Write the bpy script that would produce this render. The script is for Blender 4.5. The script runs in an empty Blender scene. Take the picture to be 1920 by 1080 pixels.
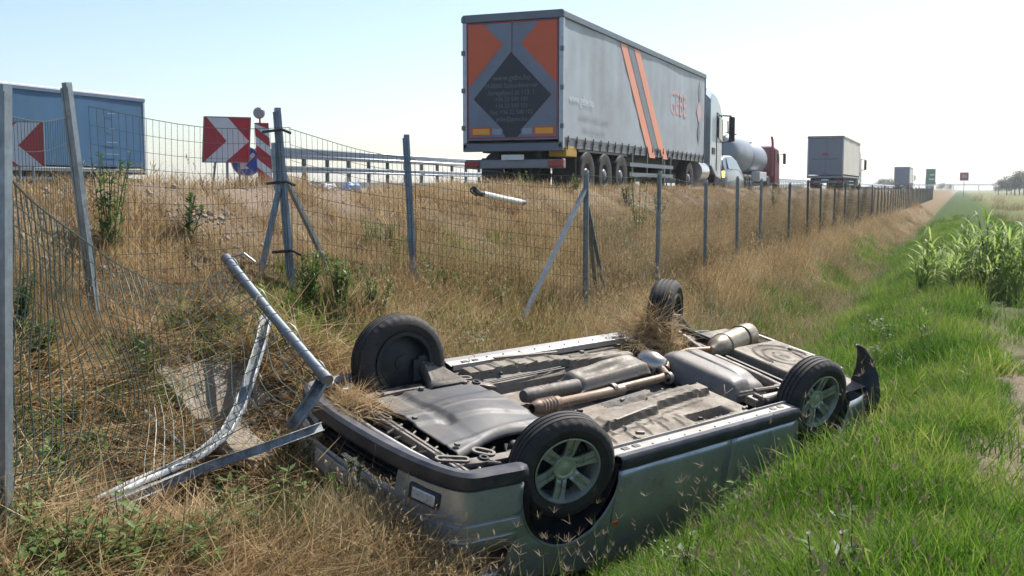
import bpy, bmesh, math, random
import numpy as np
from mathutils import Vector, Matrix, Euler
R = math.radians
random.seed(7); rng = np.random.default_rng(7)
scene = bpy.context.scene
COL = scene.collection

# ---------------------------------------------------------------- camera
F = 2000.0                                   # focal length in pixels of a 1920 wide frame
EYE = Vector((0.0, 0.0, 1.6))
PITCH = math.atan(185.0 / F); YAW = R(22.66)
cam = bpy.data.cameras.new('camera'); cam.sensor_width = 36; cam.lens = F / 1920 * 36
cam.clip_start = 0.05; cam.clip_end = 9000
camo = bpy.data.objects.new('camera', cam); COL.objects.link(camo)
camo.location = EYE; camo.rotation_euler = (R(90) - PITCH, 0, YAW)
scene.camera = camo
# ---------------------------------------------------------------- sky, sun, exposure
SUN_AZ, SUN_EL = R(16), R(50)               # azimuth clockwise from +Y
world = bpy.data.worlds.new('World'); scene.world = world; world.use_nodes = True
wn = world.node_tree; bg = wn.nodes['Background']
sky = wn.nodes.new('ShaderNodeTexSky'); sky.sky_type = 'NISHITA'; sky.sun_disc = False
sky.sun_elevation = SUN_EL; sky.sun_rotation = SUN_AZ
sky.air_density = 1.0; sky.dust_density = 1.2; sky.ozone_density = 2.0; sky.altitude = 100
wn.links.new(sky.outputs[0], bg.inputs[0]); bg.inputs[1].default_value = 0.105
sl = bpy.data.lights.new('sun', 'SUN'); sl.energy = 5.0; sl.angle = R(0.53); sl.color = (1.0, 0.95, 0.87)
so = bpy.data.objects.new('sun', sl); COL.objects.link(so)
sd = Vector((math.sin(SUN_AZ) * math.cos(SUN_EL), math.cos(SUN_AZ) * math.cos(SUN_EL), math.sin(SUN_EL)))
so.rotation_euler = sd.to_track_quat('Z', 'Y').to_euler(); so.location = sd * 60
vs = scene.view_settings; vs.view_transform = 'Standard'; vs.look = 'None'; vs.exposure = 0.74; vs.gamma = 1
scene.cycles.use_denoising = True
scene.cycles.max_bounces = 4; scene.cycles.diffuse_bounces = 2; scene.cycles.transmission_bounces = 2; scene.cycles.transparent_max_bounces = 8; scene.cycles.volume_bounces = 0; scene.cycles.use_adaptive_sampling = True; scene.cycles.adaptive_threshold = .025

# ---------------------------------------------------------------- helpers
CY, SY = math.cos(YAW), math.sin(YAW)
def P(px, py, Z):
    """a point of the place seen at pixel (px, py) and standing Z metres ahead"""
    a = (px - 960) / F; b = (540 - py) / F
    r = (a, math.cos(PITCH) + b * math.sin(PITCH), -math.sin(PITCH) + b * math.cos(PITCH))
    k = Z / r[1]
    X, Y, H = r[0] * k, Z, r[2] * k
    return Vector((CY * X - SY * Y, SY * X + CY * Y, H + EYE.z))

class MB:
    def __init__(s): s.v = []; s.f = []; s.m = []
    def add(s, verts, faces, m=0):
        o = len(s.v); s.v += [tuple(p) for p in verts]
        s.f += [tuple(i + o for i in f) for f in faces]; s.m += [m] * len(faces); return s
    def box(s, c, d, rot=None, m=0):
        x, y, z = d[0] / 2, d[1] / 2, d[2] / 2
        vs_ = [Vector((i, j, k)) for k in (-z, z) for j in (-y, y) for i in (-x, x)]
        if rot is not None: vs_ = [rot @ p for p in vs_]
        c = Vector(c)
        return s.add([p + c for p in vs_], [(0, 2, 3, 1), (4, 5, 7, 6), (0, 1, 5, 4), (2, 6, 7, 3), (0, 4, 6, 2), (1, 3, 7, 5)], m)
    def bar(s, a, b, w, h, m=0, up=(0, 0, 1)):
        a, b = Vector(a), Vector(b); d = b - a; L = d.length; d.normalize()
        u = Vector(up)
        if abs(d.dot(u)) > .98: u = Vector((1, 0, 0))
        x = d.cross(u).normalized(); z = x.cross(d)
        rot = Matrix((x, d, z)).transposed()
        return s.box((a + b) / 2, (w, L, h), rot, m)
    def tube(s, pts, r, n=8, m=0, cap=True, flat=None):
        pts = [Vector(p) for p in pts]; k = len(pts)
        rs = r if isinstance(r, (list, tuple)) else [r] * k
        vs_ = []; u = None
        for i, p in enumerate(pts):
            d = (pts[min(i + 1, k - 1)] - pts[max(i - 1, 0)]).normalized()
            if u is None:
                u = Vector((0, 0, 1)) if abs(d.z) < .9 else Vector((1, 0, 0))
            x = d.cross(u)
            if x.length < 1e-6: x = d.orthogonal()
            x.normalize(); y = x.cross(d).normalized(); u = y
            for j in range(n):
                t = 2 * math.pi * (j + .5) / n
                a, b = math.cos(t), math.sin(t)
                vs_.append(p + (x * a * (flat or 1) + y * b) * rs[i])
        fs = [(i * n + j, i * n + (j + 1) % n, (i + 1) * n + (j + 1) % n, (i + 1) * n + j) for i in range(k - 1) for j in range(n)]
        if cap: fs += [tuple(range(n - 1, -1, -1)), tuple((k - 1) * n + j for j in range(n))]
        return s.add(vs_, fs, m)
    def lathe(s, prof, n=32, c=(0, 0, 0), axis='Y', m=0, close=False, mod=None):
        """prof: (radius, along axis)"""
        vs_ = []; c = Vector(c)
        for j in range(n):
            t = 2 * math.pi * j / n
            for i, (r, a) in enumerate(prof):
                if mod: r = mod(r, a, i, j)
                p = (r * math.cos(t), a, r * math.sin(t)) if axis == 'Y' else ((a, r * math.cos(t), r * math.sin(t)) if axis == 'X' else (r * math.cos(t), r * math.sin(t), a))
                vs_.append(c + Vector(p))
        k = len(prof)
        fs = [(j * k + i, j * k + i + 1, ((j + 1) % n) * k + i + 1, ((j + 1) % n) * k + i) for j in range(n) for i in range(k - 1)]
        if close: fs += [(j * k + k - 1, j * k, ((j + 1) % n) * k, ((j + 1) % n) * k + k - 1) for j in range(n)]
        return s.add(vs_, fs, m)
    def prism(s, poly, fn, d0, d1, m=0):
        """poly 2D, fn(u, v, depth) -> point"""
        n = len(poly)
        vs_ = [fn(u, v, d0) for u, v in poly] + [fn(u, v, d1) for u, v in poly]
        return s.add(vs_, [tuple(range(n - 1, -1, -1)), tuple(range(n, 2 * n))] + [(i, (i + 1) % n, n + (i + 1) % n, n + i) for i in range(n)], m)
    def grid(s, rows, m=0, wrap=False):
        nr, nc = len(rows), len(rows[0])
        vs_ = [p for r in rows for p in r]
        return s.add(vs_, [(i * nc + j, i * nc + (j + 1) % nc, (i + 1) * nc + (j + 1) % nc, (i + 1) * nc + j) for i in range(nr - 1) for j in range(nc if wrap else nc - 1)], m)
    def build(s, name, mats, parent=None, smooth=40, bevel=0, solid=0):
        me = bpy.data.meshes.new(name); me.from_pydata(s.v, [], s.f)
        for mt in (mats if isinstance(mats, (list, tuple)) else [mats]): me.materials.append(mt)
        if any(s.m): me.polygons.foreach_set('material_index', s.m)
        bm = bmesh.new(); bm.from_mesh(me); bmesh.ops.recalc_face_normals(bm, faces=bm.faces); bm.to_mesh(me); bm.free()
        if smooth:
            me.shade_smooth(); me.set_sharp_from_angle(angle=R(smooth))
        return link(name, me, parent, bevel, solid)
def link(name, me, parent=None, bevel=0, solid=0):
    o = bpy.data.objects.new(name, me); COL.objects.link(o)
    if parent is not None: o.parent = parent
    if solid:
        q = o.modifiers.new('solid', 'SOLIDIFY'); q.thickness = solid; q.offset = 0
    if bevel:
        b = o.modifiers.new('bevel', 'BEVEL'); b.width = bevel; b.segments = 2; b.limit_method = 'ANGLE'; b.angle_limit = R(40)
    return o
def tag(o, label, cat, group=None, kind=None):
    o['label'] = label; o['category'] = cat
    if group: o['group'] = group
    if kind: o['kind'] = kind
    return o
def thing(name, label, cat, loc=(0, 0, 0), rot=(0, 0, 0), group=None):
    o = bpy.data.objects.new(name, None); COL.objects.link(o); o.location = loc; o.rotation_euler = rot
    o.empty_display_size = .2
    return tag(o, label, cat, group)
def copy_tree(o, parent=None):
    c = o.copy(); COL.objects.link(c); c.parent = parent
    for ch in o.children: copy_tree(ch, c)
    return c

MATS = {}
def mat(name, col, rough=.6, metal=0., var=.15, vscale=8., bump=0., bscale=60., dirt=None, dscale=3., damt=.5, coat=0., spec=.5, emit=None, estr=0., detail=6, grime=0., gcol=(.03, .025, .02)):
    if name in MATS: return MATS[name]
    m = bpy.data.materials.new(name); m.use_nodes = True; nt = m.node_tree; n = nt.nodes; l = nt.links
    b = n['Principled BSDF']; b.inputs['Roughness'].default_value = rough; b.inputs['Metallic'].default_value = metal
    b.inputs['Coat Weight'].default_value = coat; b.inputs['Specular IOR Level'].default_value = spec
    tc = n.new('ShaderNodeTexCoord')
    nz = n.new('ShaderNodeTexNoise'); nz.inputs['Scale'].default_value = vscale; nz.inputs['Detail'].default_value = detail; nz.inputs['Roughness'].default_value = .65
    l.new(tc.outputs['Object'], nz.inputs['Vector'])
    rp = n.new('ShaderNodeValToRGB'); e = rp.color_ramp.elements
    e[0].position = .25; e[1].position = .75
    e[0].color = tuple(c * (1 - var) for c in col) + (1,); e[1].color = tuple(min(1, c * (1 + var)) for c in col) + (1,)
    l.new(nz.outputs['Fac'], rp.inputs['Fac']); out = rp.outputs['Color']
    if dirt:
        n2 = n.new('ShaderNodeTexNoise'); n2.inputs['Scale'].default_value = dscale; n2.inputs['Detail'].default_value = 9; n2.inputs['Roughness'].default_value = .7
        l.new(tc.outputs['Object'], n2.inputs['Vector'])
        r2 = n.new('ShaderNodeValToRGB'); r2.color_ramp.elements[0].position = .42; r2.color_ramp.elements[1].position = .68
        r2.color_ramp.elements[1].color = (damt, damt, damt, 1)
        l.new(n2.outputs['Fac'], r2.inputs['Fac'])
        mx = n.new('ShaderNodeMix'); mx.data_type = 'RGBA'
        l.new(r2.outputs['Color'], mx.inputs['Factor']); l.new(out, mx.inputs['A']); mx.inputs['B'].default_value = tuple(dirt) + (1,)
        out = mx.outputs['Result']
        ma = n.new('ShaderNodeMapRange'); ma.inputs['To Min'].default_value = rough; ma.inputs['To Max'].default_value = min(1, rough + .35)
        l.new(r2.outputs['Color'], ma.inputs['Value']); l.new(ma.outputs['Result'], b.inputs['Roughness'])
    if grime:                    # oily spots, mud splashes and scratches
        for sc_, p0, p1, dst in ((38., .56, .66, 1.0), (11., .58, .64, 2.2)):
            n4 = n.new('ShaderNodeTexNoise'); n4.inputs['Scale'].default_value = sc_; n4.inputs['Detail'].default_value = 8; n4.inputs['Roughness'].default_value = .7; n4.inputs['Distortion'].default_value = dst
            l.new(tc.outputs['Object'], n4.inputs['Vector'])
            r4 = n.new('ShaderNodeValToRGB'); r4.color_ramp.elements[0].position = p0; r4.color_ramp.elements[1].position = p1; r4.color_ramp.elements[1].color = (grime, grime, grime, 1)
            l.new(n4.outputs['Fac'], r4.inputs['Fac'])
            m4 = n.new('ShaderNodeMix'); m4.data_type = 'RGBA'; l.new(r4.outputs['Color'], m4.inputs['Factor']); l.new(out, m4.inputs['A']); m4.inputs['B'].default_value = tuple(gcol) + (1,); out = m4.outputs['Result']
    l.new(out, b.inputs['Base Color'])
    if bump:
        n3 = n.new('ShaderNodeTexNoise'); n3.inputs['Scale'].default_value = bscale; n3.inputs['Detail'].default_value = 5
        l.new(tc.outputs['Object'], n3.inputs['Vector'])
        bp = n.new('ShaderNodeBump'); bp.inputs['Strength'].default_value = bump; bp.inputs['Distance'].default_value = .02
        l.new(n3.outputs['Fac'], bp.inputs['Height']); l.new(bp.outputs['Normal'], b.inputs['Normal'])
    if emit:
        b.inputs['Emission Color'].default_value = tuple(emit) + (1,); b.inputs['Emission Strength'].default_value = estr
    MATS[name] = m; return m
DUST = (.27, .22, .16)
galv = mat('galvanised_steel', (.25, .285, .31), .42, .6, .25, 14, .08, 90, dirt=(.16, .17, .17), dscale=9, damt=.5)
zinc = mat('dull_zinc', (.27, .295, .31), .55, .35, .3, 16, .15, 70, dirt=(.11, .105, .095), dscale=11, damt=.7, grime=0.5)
galv_far = mat('weathered_steel', (.12, .155, .16), .5, .5, .2, 6)
wire_m = mat('green_coated_wire', (.03, .055, .04), .5, 0, .2, 5)
wire_steel = mat('bare_wire', (.28, .31, .30), .5, .6, .2, 5)
black = mat('black_plastic', (.012, .012, .013), .55, 0, .3, 10)
rubber = mat('tyre_rubber', (.016, .0155, .0155), .74, 0, .3, 12, .1, 120, dirt=(.12, .10, .08), dscale=5, damt=.3, grime=.22, gcol=(.12, .10, .08))
asphalt = mat('asphalt', (.05, .05, .05), .9, 0, .25, 3, .3, 120)
white_paint = mat('white_paint', (.75, .75, .72), .6, 0, .08, 6, dirt=(.35, .33, .3), dscale=6, damt=.4)
red_film = mat('red_reflective_film', (.36, .014, .028), .4, 0, .1, 6)
white_film = mat('white_reflective_film', (.55, .57, .60), .4, 0, .06, 6)
blue_film = mat('blue_reflective_film', (.015, .08, .40), .4, 0, .1, 6)
grey_metal = mat('grey_metal', (.20, .21, .22), .45, .5, .15, 8)
glass = mat('dark_glass', (.02, .03, .035), .06, 0, .1, 3, spec=.8)
amber = mat('amber_lamp_lit', (.9, .38, .03), .3, 0, .05, 3, emit=(1, .42, .05), estr=5)
red_lamp = mat('red_lamp', (.35, .02, .02), .2, 0, .1, 3)
orange_film = mat('orange_film', (.8, .33, .03), .4, 0, .06, 6)

# ---------------------------------------------------------------- terrain height
CAR_ROT = Euler((R(166.508), R(.625), R(223.27) + YAW), 'XYZ')
_t = (0.812, 7.3925, -1.173)
CAR_LOC = Vector((CY * _t[0] - SY * _t[1], SY * _t[0] + CY * _t[1], _t[2] + EYE.z))
CAR_M = Matrix.Translation(CAR_LOC) @ CAR_ROT.to_matrix().to_4x4()
PX = np.array([-3000, -70, -48, -36, -7.4, -6.9, -6.3, -6.0, -5.6, -5.0, -4.6, -3.6, -3.0, -2.4, -2.0, -1.55, -1.0, -.5, 0, 1, 3, 60, 3000.])
PZ = np.array([0, 0, .9, 1.38, 1.38, 1.42, 1.56, 1.60, 1.40, 1.0, .72, .1, -.25, -.62, -.74, -.55, -.27, -.10, 0, .02, .0, .0, 0.])
def vnoise(x, y, s, seed=0):
    x = np.asarray(x, float) * s + seed * 17.3; y = np.asarray(y, float) * s + seed * 9.1
    xi = np.floor(x); yi = np.floor(y); fx = x - xi; fy = y - yi
    fx = fx * fx * (3 - 2 * fx); fy = fy * fy * (3 - 2 * fy)
    def hsh(a, b):
        t = np.sin(a * 127.1 + b * 311.7 + seed * 74.7) * 43758.5453
        return t - np.floor(t)
    return (hsh(xi, yi) * (1 - fx) + hsh(xi + 1, yi) * fx) * (1 - fy) + (hsh(xi, yi + 1) * (1 - fx) + hsh(xi + 1, yi + 1) * fx) * fy - .5
def car_local(x, y):
    """car-frame coordinates (plan) of ground points"""
    c, s = math.cos(CAR_ROT.z), math.sin(CAR_ROT.z)
    dx, dy = np.asarray(x) - CAR_LOC.x, np.asarray(y) - CAR_LOC.y
    return c * dx + s * dy, -s * dx + c * dy        # x forward, y: plan-left of the heading (upside down: near side positive)
def in_car(x, y, m=0.):
    a, b = car_local(x, y)
    return (np.abs(a + .0) < 2.2 + m) & (np.abs(b - .1) < .88 + m)
def ground(x, y):
    x = np.asarray(x, float); y = np.asarray(y, float)
    h = np.interp(x, PX, PZ)
    off = np.clip((x + 7.4) / .6, 0, 1)
    near = np.exp(-np.maximum(0, np.abs(y) - 60) / 80.)
    amp = off * np.clip((4.5 - x) / 3, .25, 1)
    h = h + amp * (near * (.16 * vnoise(x, y, .8, 1) + .08 * vnoise(x, y, 2.1, 2)) + .03 * vnoise(x, y, 6, 3))
    a, b = car_local(x, y)
    h = h - .16 * np.exp(-((b - 1.0) / .35) ** 2) * np.clip((.9 - a) / .5, 0, 1) * np.clip((a + 2.9) / .5, 0, 1) * (b > 0)
    h = h + .17 * np.exp(-(((a - 2.35) / .5) ** 2 + ((b - .55) / .7) ** 2))
    h = h - .34 * np.exp(-(((x + 4.0) / .75) ** 2 + ((y - 4.75) / 1.1) ** 2))
    # hollow the wreck has pressed into the ditch
    a, b = car_local(x, y)
    inside = (np.abs(a + .15) < 1.95) & (np.abs(b - .05) < .72)
    rim = (np.abs(a + .15) < 2.1) & (np.abs(b - .05) < .82)
    zr = CAR_LOC.z - .98 * 1.17 + .0 * b - .23 * (b)
    h = np.where(inside, np.minimum(h, zr), h)
    h = np.where(rim & ~inside, np.minimum(h, h * .5 + .5 * zr), h)
    return h
def gz(x, y): return float(ground(x, y))
def PA(px, py, Z, lift=.04):
    """as P, but brought nearer until it lies clear of the ground"""
    while Z > 1.5:
        p = P(px, py, Z)
        if p.z > gz(p.x, p.y) + lift: return p
        Z -= .02
    return p

def axis_lines(a, b, step, lo, hi, grow=1.18):
    c = list(np.arange(a, b + 1e-6, step)); s = step
    while c[-1] < hi: s *= grow; c.append(c[-1] + s)
    s = step; d = []
    p = c[0]
    while p > lo: s *= grow; p -= s; d.append(p)
    return np.array(d[::-1] + c)
gx = axis_lines(-8, 3, .09, -2500, 2500); gy = axis_lines(1.5, 24, .1, -120, 4500)
GX, GY = np.meshgrid(gx, gy); GZ = ground(GX, GY)
nx, ny = len(gx), len(gy)
V = np.stack([GX.ravel(), GY.ravel(), GZ.ravel()], 1)
ii = (np.arange(ny - 1)[:, None] * nx + np.arange(nx - 1)[None]).ravel()
FC = np.stack([ii, ii + 1, ii + nx + 1, ii + nx], 1)
gm = bpy.data.meshes.new('ground'); gm.from_pydata(V.tolist(), [], FC.tolist()); gm.shade_smooth()

def ground_material():
    m = bpy.data.materials.new('soil_and_thatch'); m.use_nodes = True; nt = m.node_tree; n = nt.nodes; l = nt.links
    b = n['Principled BSDF']; b.inputs['Roughness'].default_value = .95; b.inputs['Specular IOR Level'].default_value = .1
    tc = n.new('ShaderNodeTexCoord'); sx = n.new('ShaderNodeSeparateXYZ'); l.new(tc.outputs['Object'], sx.inputs[0])
    def noise(s, d=6, w=.65):
        q = n.new('ShaderNodeTexNoise'); q.inputs['Scale'].default_value = s; q.inputs['Detail'].default_value = d; q.inputs['Roughness'].default_value = w
        l.new(tc.outputs['Object'], q.inputs['Vector']); return q.outputs['Fac']
    def ramp(i, p0, p1, c0=(0, 0, 0), c1=(1, 1, 1)):
        q = n.new('ShaderNodeValToRGB'); q.color_ramp.elements[0].position = p0; q.color_ramp.elements[1].position = p1
        q.color_ramp.elements[0].color = tuple(c0) + (1,); q.color_ramp.elements[1].color = tuple(c1) + (1,); l.new(i, q.inputs['Fac']); return q.outputs['Color']
    def mix(f, a, c):
        q = n.new('ShaderNodeMix'); q.data_type = 'RGBA'
        l.new(f, q.inputs['Factor']); l.new(a, q.inputs['A']); l.new(c, q.inputs['B']); return q.outputs['Result']
    def mrange(i, a, c):
        q = n.new('ShaderNodeMapRange'); q.inputs['From Min'].default_value = a; q.inputs['From Max'].default_value = c; l.new(i, q.inputs['Value']); return q.outputs['Result']
    thatch = ramp(noise(34, 8), .3, .72, (.07, .05, .028), (.30, .21, .115))
    green = ramp(noise(22, 8), .3, .7, (.022, .038, .008), (.07, .12, .022))
    soil = ramp(noise(40, 9, .75), .3, .72, (.20, .15, .105), (.42, .33, .25))
    w0 = n.new('ShaderNodeMath'); w0.operation = 'MULTIPLY_ADD'; w0.inputs[1].default_value = 2.4; w0.inputs[2].default_value = -1.2
    l.new(noise(.22, 4), w0.inputs[0])
    w1 = n.new('ShaderNodeMath'); w1.operation = 'ADD'; l.new(w0.outputs[0], w1.inputs[0]); l.new(sx.outputs['X'], w1.inputs[1])
    wob = n.new('ShaderNodeMath'); wob.operation = 'MULTIPLY_ADD'; wob.inputs[1].default_value = 1.2
    l.new(noise(1.3, 5), wob.inputs[0]); l.new(w1.outputs[0], wob.inputs[2])
    # green from the ditch bottom to the field edge, thatch on the embankment, pinkish grit on the shoulder
    c = mix(mrange(wob.outputs[0], -1.9, -1.1), thatch, green)
    c = mix(mrange(wob.outputs[0], -4.75, -5.35), c, soil)
    q = n.new('ShaderNodeMath'); q.operation = 'MULTIPLY'
    q0 = n.new('ShaderNodeMath'); q0.operation = 'MULTIPLY'; l.new(mrange(wob.outputs[0], .65, .95), q0.inputs[0]); l.new(mrange(sx.outputs['Y'], 17, 9), q0.inputs[1]); l.new(q0.outputs[0], q.inputs[0]); l.new(ramp(noise(.5, 6), .33, .5), q.inputs[1])
    c = mix(q.outputs[0], c, soil)
    c = mix(mrange(wob.outputs[0], 2.2, 5), c, ramp(noise(3, 8), .35, .65, (.20, .16, .075), (.10, .14, .04)))
    l.new(c, b.inputs['Base Color'])
    bp = n.new('ShaderNodeBump'); bp.inputs['Strength'].default_value = .9; bp.inputs['Distance'].default_value = .05
    l.new(noise(30, 9, .75), bp.inputs['Height']); l.new(bp.outputs['Normal'], b.inputs['Normal'])
    return m
gm.materials.append(ground_material())
go = link('ground', gm); go['kind'] = 'structure'; go['label'] = 'earth embankment, ditch and field edge beside the motorway'

# motorway
rd = MB(); RY = [-100, 0, 20, 60, 200, 600, 1500, 4000]
rd.grid([[(x, y, 1.42) for x in (-7.3, -18.4)] for y in RY]); ro = rd.build('motorway', asphalt, smooth=0); ro['kind'] = 'structure'
rd = MB(); rd.grid([[(x, y, 1.42) for x in (-19.8, -34.5)] for y in RY]); ro = rd.build('motorway', asphalt, smooth=0); ro['kind'] = 'structure'
for x in (-10.9, -18.0, -20.2, -31.2):
    q = MB(); q.grid([[(x - .1, y, 1.424), (x + .1, y, 1.424)] for y in RY]); q = q.build('lane_line', white_paint, smooth=0); q['kind'] = 'structure'
q = MB()
for k in range(40):
    for x in (-14.5, -23.8, -27.5): q.grid([[(x - .08, 8 + k * 12, 1.424), (x + .08, 8 + k * 12, 1.424)], [(x - .08, 12 + k * 12, 1.424), (x + .08, 12 + k * 12, 1.424)]])
q = q.build('lane_dashes', white_paint, smooth=0); q['kind'] = 'structure'

# ---------------------------------------------------------------- wire fence
def post_profile(mb, a, b, w=.058):
    """galvanised box post with a rolled lip and a cap"""
    a, b = Vector(a), Vector(b); d = (b - a).normalized()
    mb.bar(a, b, w, w * .8)
    x = d.cross(Vector((0, 1, 0))).normalized(); y = d.cross(x).normalized()
    for s in (-1, 1): mb.bar(a + x * s * w * .5 + y * w * .42, b + x * s * w * .5 + y * w * .42 - d * .03, .014, .014)
def wires(mb, grid, r, nv, nh):
    """grid(s, t) -> point; nv upright and nh cross wires"""
    for i in range(nv + 1):
        mb.tube([grid(i / nv, t) for t in np.linspace(0, 1, 7)], r, 3, cap=False)
    for j in range(nh + 1):
        mb.tube([grid(s, j / nh) for s in np.linspace(0, 1, 9)], r * (1.5 if j in (0, nh) else 1), 3, cap=False)
def xray(px, xline):
    """distance ahead at which column px meets the line x = xline"""
    u = (px - 960) / F
    return -xline / (SY - CY * u)
def bay(parent, p0, p1, top0, top1, wires_r=.002, h0=0, h1=0, step=.06, sag=.03, wiremat=None):
    mb = MB(); L = (Vector(p1) - Vector(p0)).length
    zb0, zb1 = gz(p0[0], p0[1]) + .03, gz(p1[0], p1[1]) + .03
    def g(s, t):
        x = p0[0] + (p1[0] - p0[0]) * s; y = p0[1] + (p1[1] - p0[1]) * s
        zt = top0 + (top1 - top0) * s - sag * math.sin(math.pi * s); zb = zb0 + (zb1 - zb0) * s
        wob = .012 * math.sin(7 * s + 3 * t)
        return Vector((x + wob, y, zt + (zb - zt) * t))
    hgt = max(.6, (top0 + top1) / 2 - (zb0 + zb1) / 2)
    wires(mb, g, wires_r, max(4, int(L / step)), max(3, int(hgt / .11)))
    o = mb.build('wire_mesh', wiremat or wire_m, parent, smooth=0); o['kind'] = 'stuff'; return o

FX = -3.6
fence = thing('wire_fence', 'long straight wire mesh fence with grey steel posts running along the ditch', 'fence', (0, 0, 0))
pxs = [1100, 1234, 1325, 1385, 1427, 1480, 1516, 1540, 1565, 1585, 1611, 1636]
line = []
for px in pxs:
    Z = xray(px, FX); p = P(px, 355, Z); line.append((p.x, p.y))
while line[-1][1] < 170: line.append((FX, line[-1][1] + 2.6))
tops = []
for i, (x, y) in enumerate(line):
    zb = gz(x, y); zt = 1.80 + .05 * math.sin(i * 2.3) if i < 12 else 1.76 + .06 * math.sin(i * 1.9)
    tops.append(zt); mb = MB()
    lean = .03 * math.sin(i * 1.7)
    post_profile(mb, (x, y, zb - .1), (x + lean * .5, y + lean, zt), .044)
    mb.build('post', galv if i < 5 else galv_far, fence, bevel=0)
for i in range(len(line) - 1):
    near = i < 12
    bay(fence, line[i], line[i + 1], tops[i] - .05, tops[i + 1] - .05, .0019 if near else .0024, step=.06 if near else .16)
# braces of the corner post
cp = Vector((line[0][0], line[0][1], 1.62))
for px, py, Z in ((960, 640, 11), (1143, 590, 13), (1122, 585, 13)):
    q = PA(px, py, Z, -.02)
    mb = MB(); mb.bar(cp + Vector((0, -.02, -.1 if px > 1000 else .0)), q, .04, .036); mb.build('brace', galv, fence)

cf = thing('wire_fence', 'short standing stretch of mesh fence climbing the embankment past the braced tripod post', 'fence')
A = {}
for k, (px, pt, pb, pxb, Z) in dict(tripod=(520, 203, 540, 548, 8.5), mid=(762, 253, 560, 779, 9.7), lean=(125, 155, 590, 180, 6.5)).items():
    t = P(px, pt, Z); b = PA(pxb, pb, Z + .6, 0)
    A[k] = (t, b); mb = MB(); post_profile(mb, b - (t - b).normalized() * .15, t, .046); mb.build('post', galv, cf)
t, b = A['tripod']
for px, py, Z in ((487, 522, 9.0), (626, 526, 9.6)):
    q = PA(px, py, Z, -.02)
    mb = MB(); top = t + (b - t) * .36 + Vector((0, 0, .0)); mb.bar(top, q, .036, .032); mb.build('brace', galv, cf)
mb = MB(); mb.bar(t + (b - t) * .30 + Vector((-.05, -.03, .14)), t + (b - t) * .46 + Vector((-.05, -.03, 0)), .03, .03); mb.build('bracket', galv, cf)
for fr in (.13, .42, .80):
    c = t + (b - t) * fr; mb = MB(); mb.tube([c + Vector((-.12, -.05, -.005)), c + Vector((-.05, -.05, .0)), c + Vector((.06, -.05, .01)), c + Vector((.14, -.05, -.02))], .011, 6); mb.build('wire_tie', black, cf)
bay(cf, A['tripod'][1][:2], A['mid'][1][:2], 2.06, 1.86, .002, step=.055)
bay(cf, A['mid'][1][:2], line[0], 1.84, 1.74, .002, step=.055)
bay(cf, A['lean'][1][:2], A['tripod'][1][:2], 2.10, 2.07, .0018, step=.055, sag=.06)

bf = thing('wire_fence', 'torn down fence section with bent steel posts and sagging green wire mesh before the car', 'fence')
t = P(8, 160, 4.55); b = P(-4, 760, 4.35); b = Vector((b.x, b.y, gz(b.x, b.y) - .1))
mb = MB(); post_profile(mb, b, t, .048); mb.build('post', galv, bf)
leftpost = (t, b)
# fallen round post propped on the bumper
a, c = P(428, 489, 7.4), P(608, 706, 6.15)
mb = MB(); mb.tube([a, (a + c) / 2 + Vector((0, 0, -.012)), c], .031, 14); mb.build('fallen_post', galv, bf)
mb = MB(); d = (c - a).normalized(); mb.tube([c - d * .02, c + d * .05], .037, 14); mb.build('post_clamp', grey_metal, bf)
mb = MB(); mb.tube([a - d * .05, a + d * .03], .035, 12); mb.tube([a + Vector((.0, .0, .02)), a + Vector((.09, .06, .05)), a + Vector((.15, .1, -.01))], .008, 6); mb.build('post_cap', grey_metal, bf)
# flattened channel folded down from its end
def channel(path, w, h, side):
    """open C channel along a path; side: direction the width lies in"""
    rows = []; side = Vector(side).normalized()
    for i, p in enumerate(path):
        dd = (Vector(path[min(i + 1, len(path) - 1)]) - Vector(path[max(i - 1, 0)])).normalized()
        s = (side - dd * side.dot(dd)).normalized(); nn = dd.cross(s).normalized(); p = Vector(p)
        rows.append([p - s * w / 2 + nn * h, p - s * w / 2, p + s * w / 2, p + s * w / 2 + nn * h])
    m_ = MB(); m_.grid(rows); return m_
RAIL_B = [PA(502, 590, 7.1), PA(492, 640, 6.9), PA(472, 705, 6.6), PA(452, 765, 6.25, .08), PA(425, 815, 6.0, .08), PA(380, 853, 5.75, .08), PA(320, 882, 5.6, .08), PA(250, 912, 5.5, .08), PA(196, 940, 5.42, .06)]
RAIL_C = [PA(198, 948, 5.38, .06), PA(300, 908, 5.5, .08), PA(400, 872, 5.62, .08), PA(500, 838, 5.75, .08), PA(604, 800, 5.9, .08)]
channel([PA(606, 716, 6.15), PA(590, 745, 6.1), PA(568, 775, 6.05), PA(546, 806, 6.0)], .07, .028, (1, .25, .25)).build('bent_channel', zinc, bf, solid=.005)
channel(RAIL_B, .066, .03, (1, .3, .15)).build('bent_channel', zinc, bf, solid=.005)
channel(RAIL_C, .045, .033, (0, .5, 1)).build('bent_channel', zinc, bf, solid=.005)
mb = MB(); mb.tube([PA(185, 688, 6.35), PA(240, 742, 6.2), PA(295, 795, 6.0), PA(350, 843, 5.9)], .013, 8); mb.build('loose_rod', galv, bf)
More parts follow.
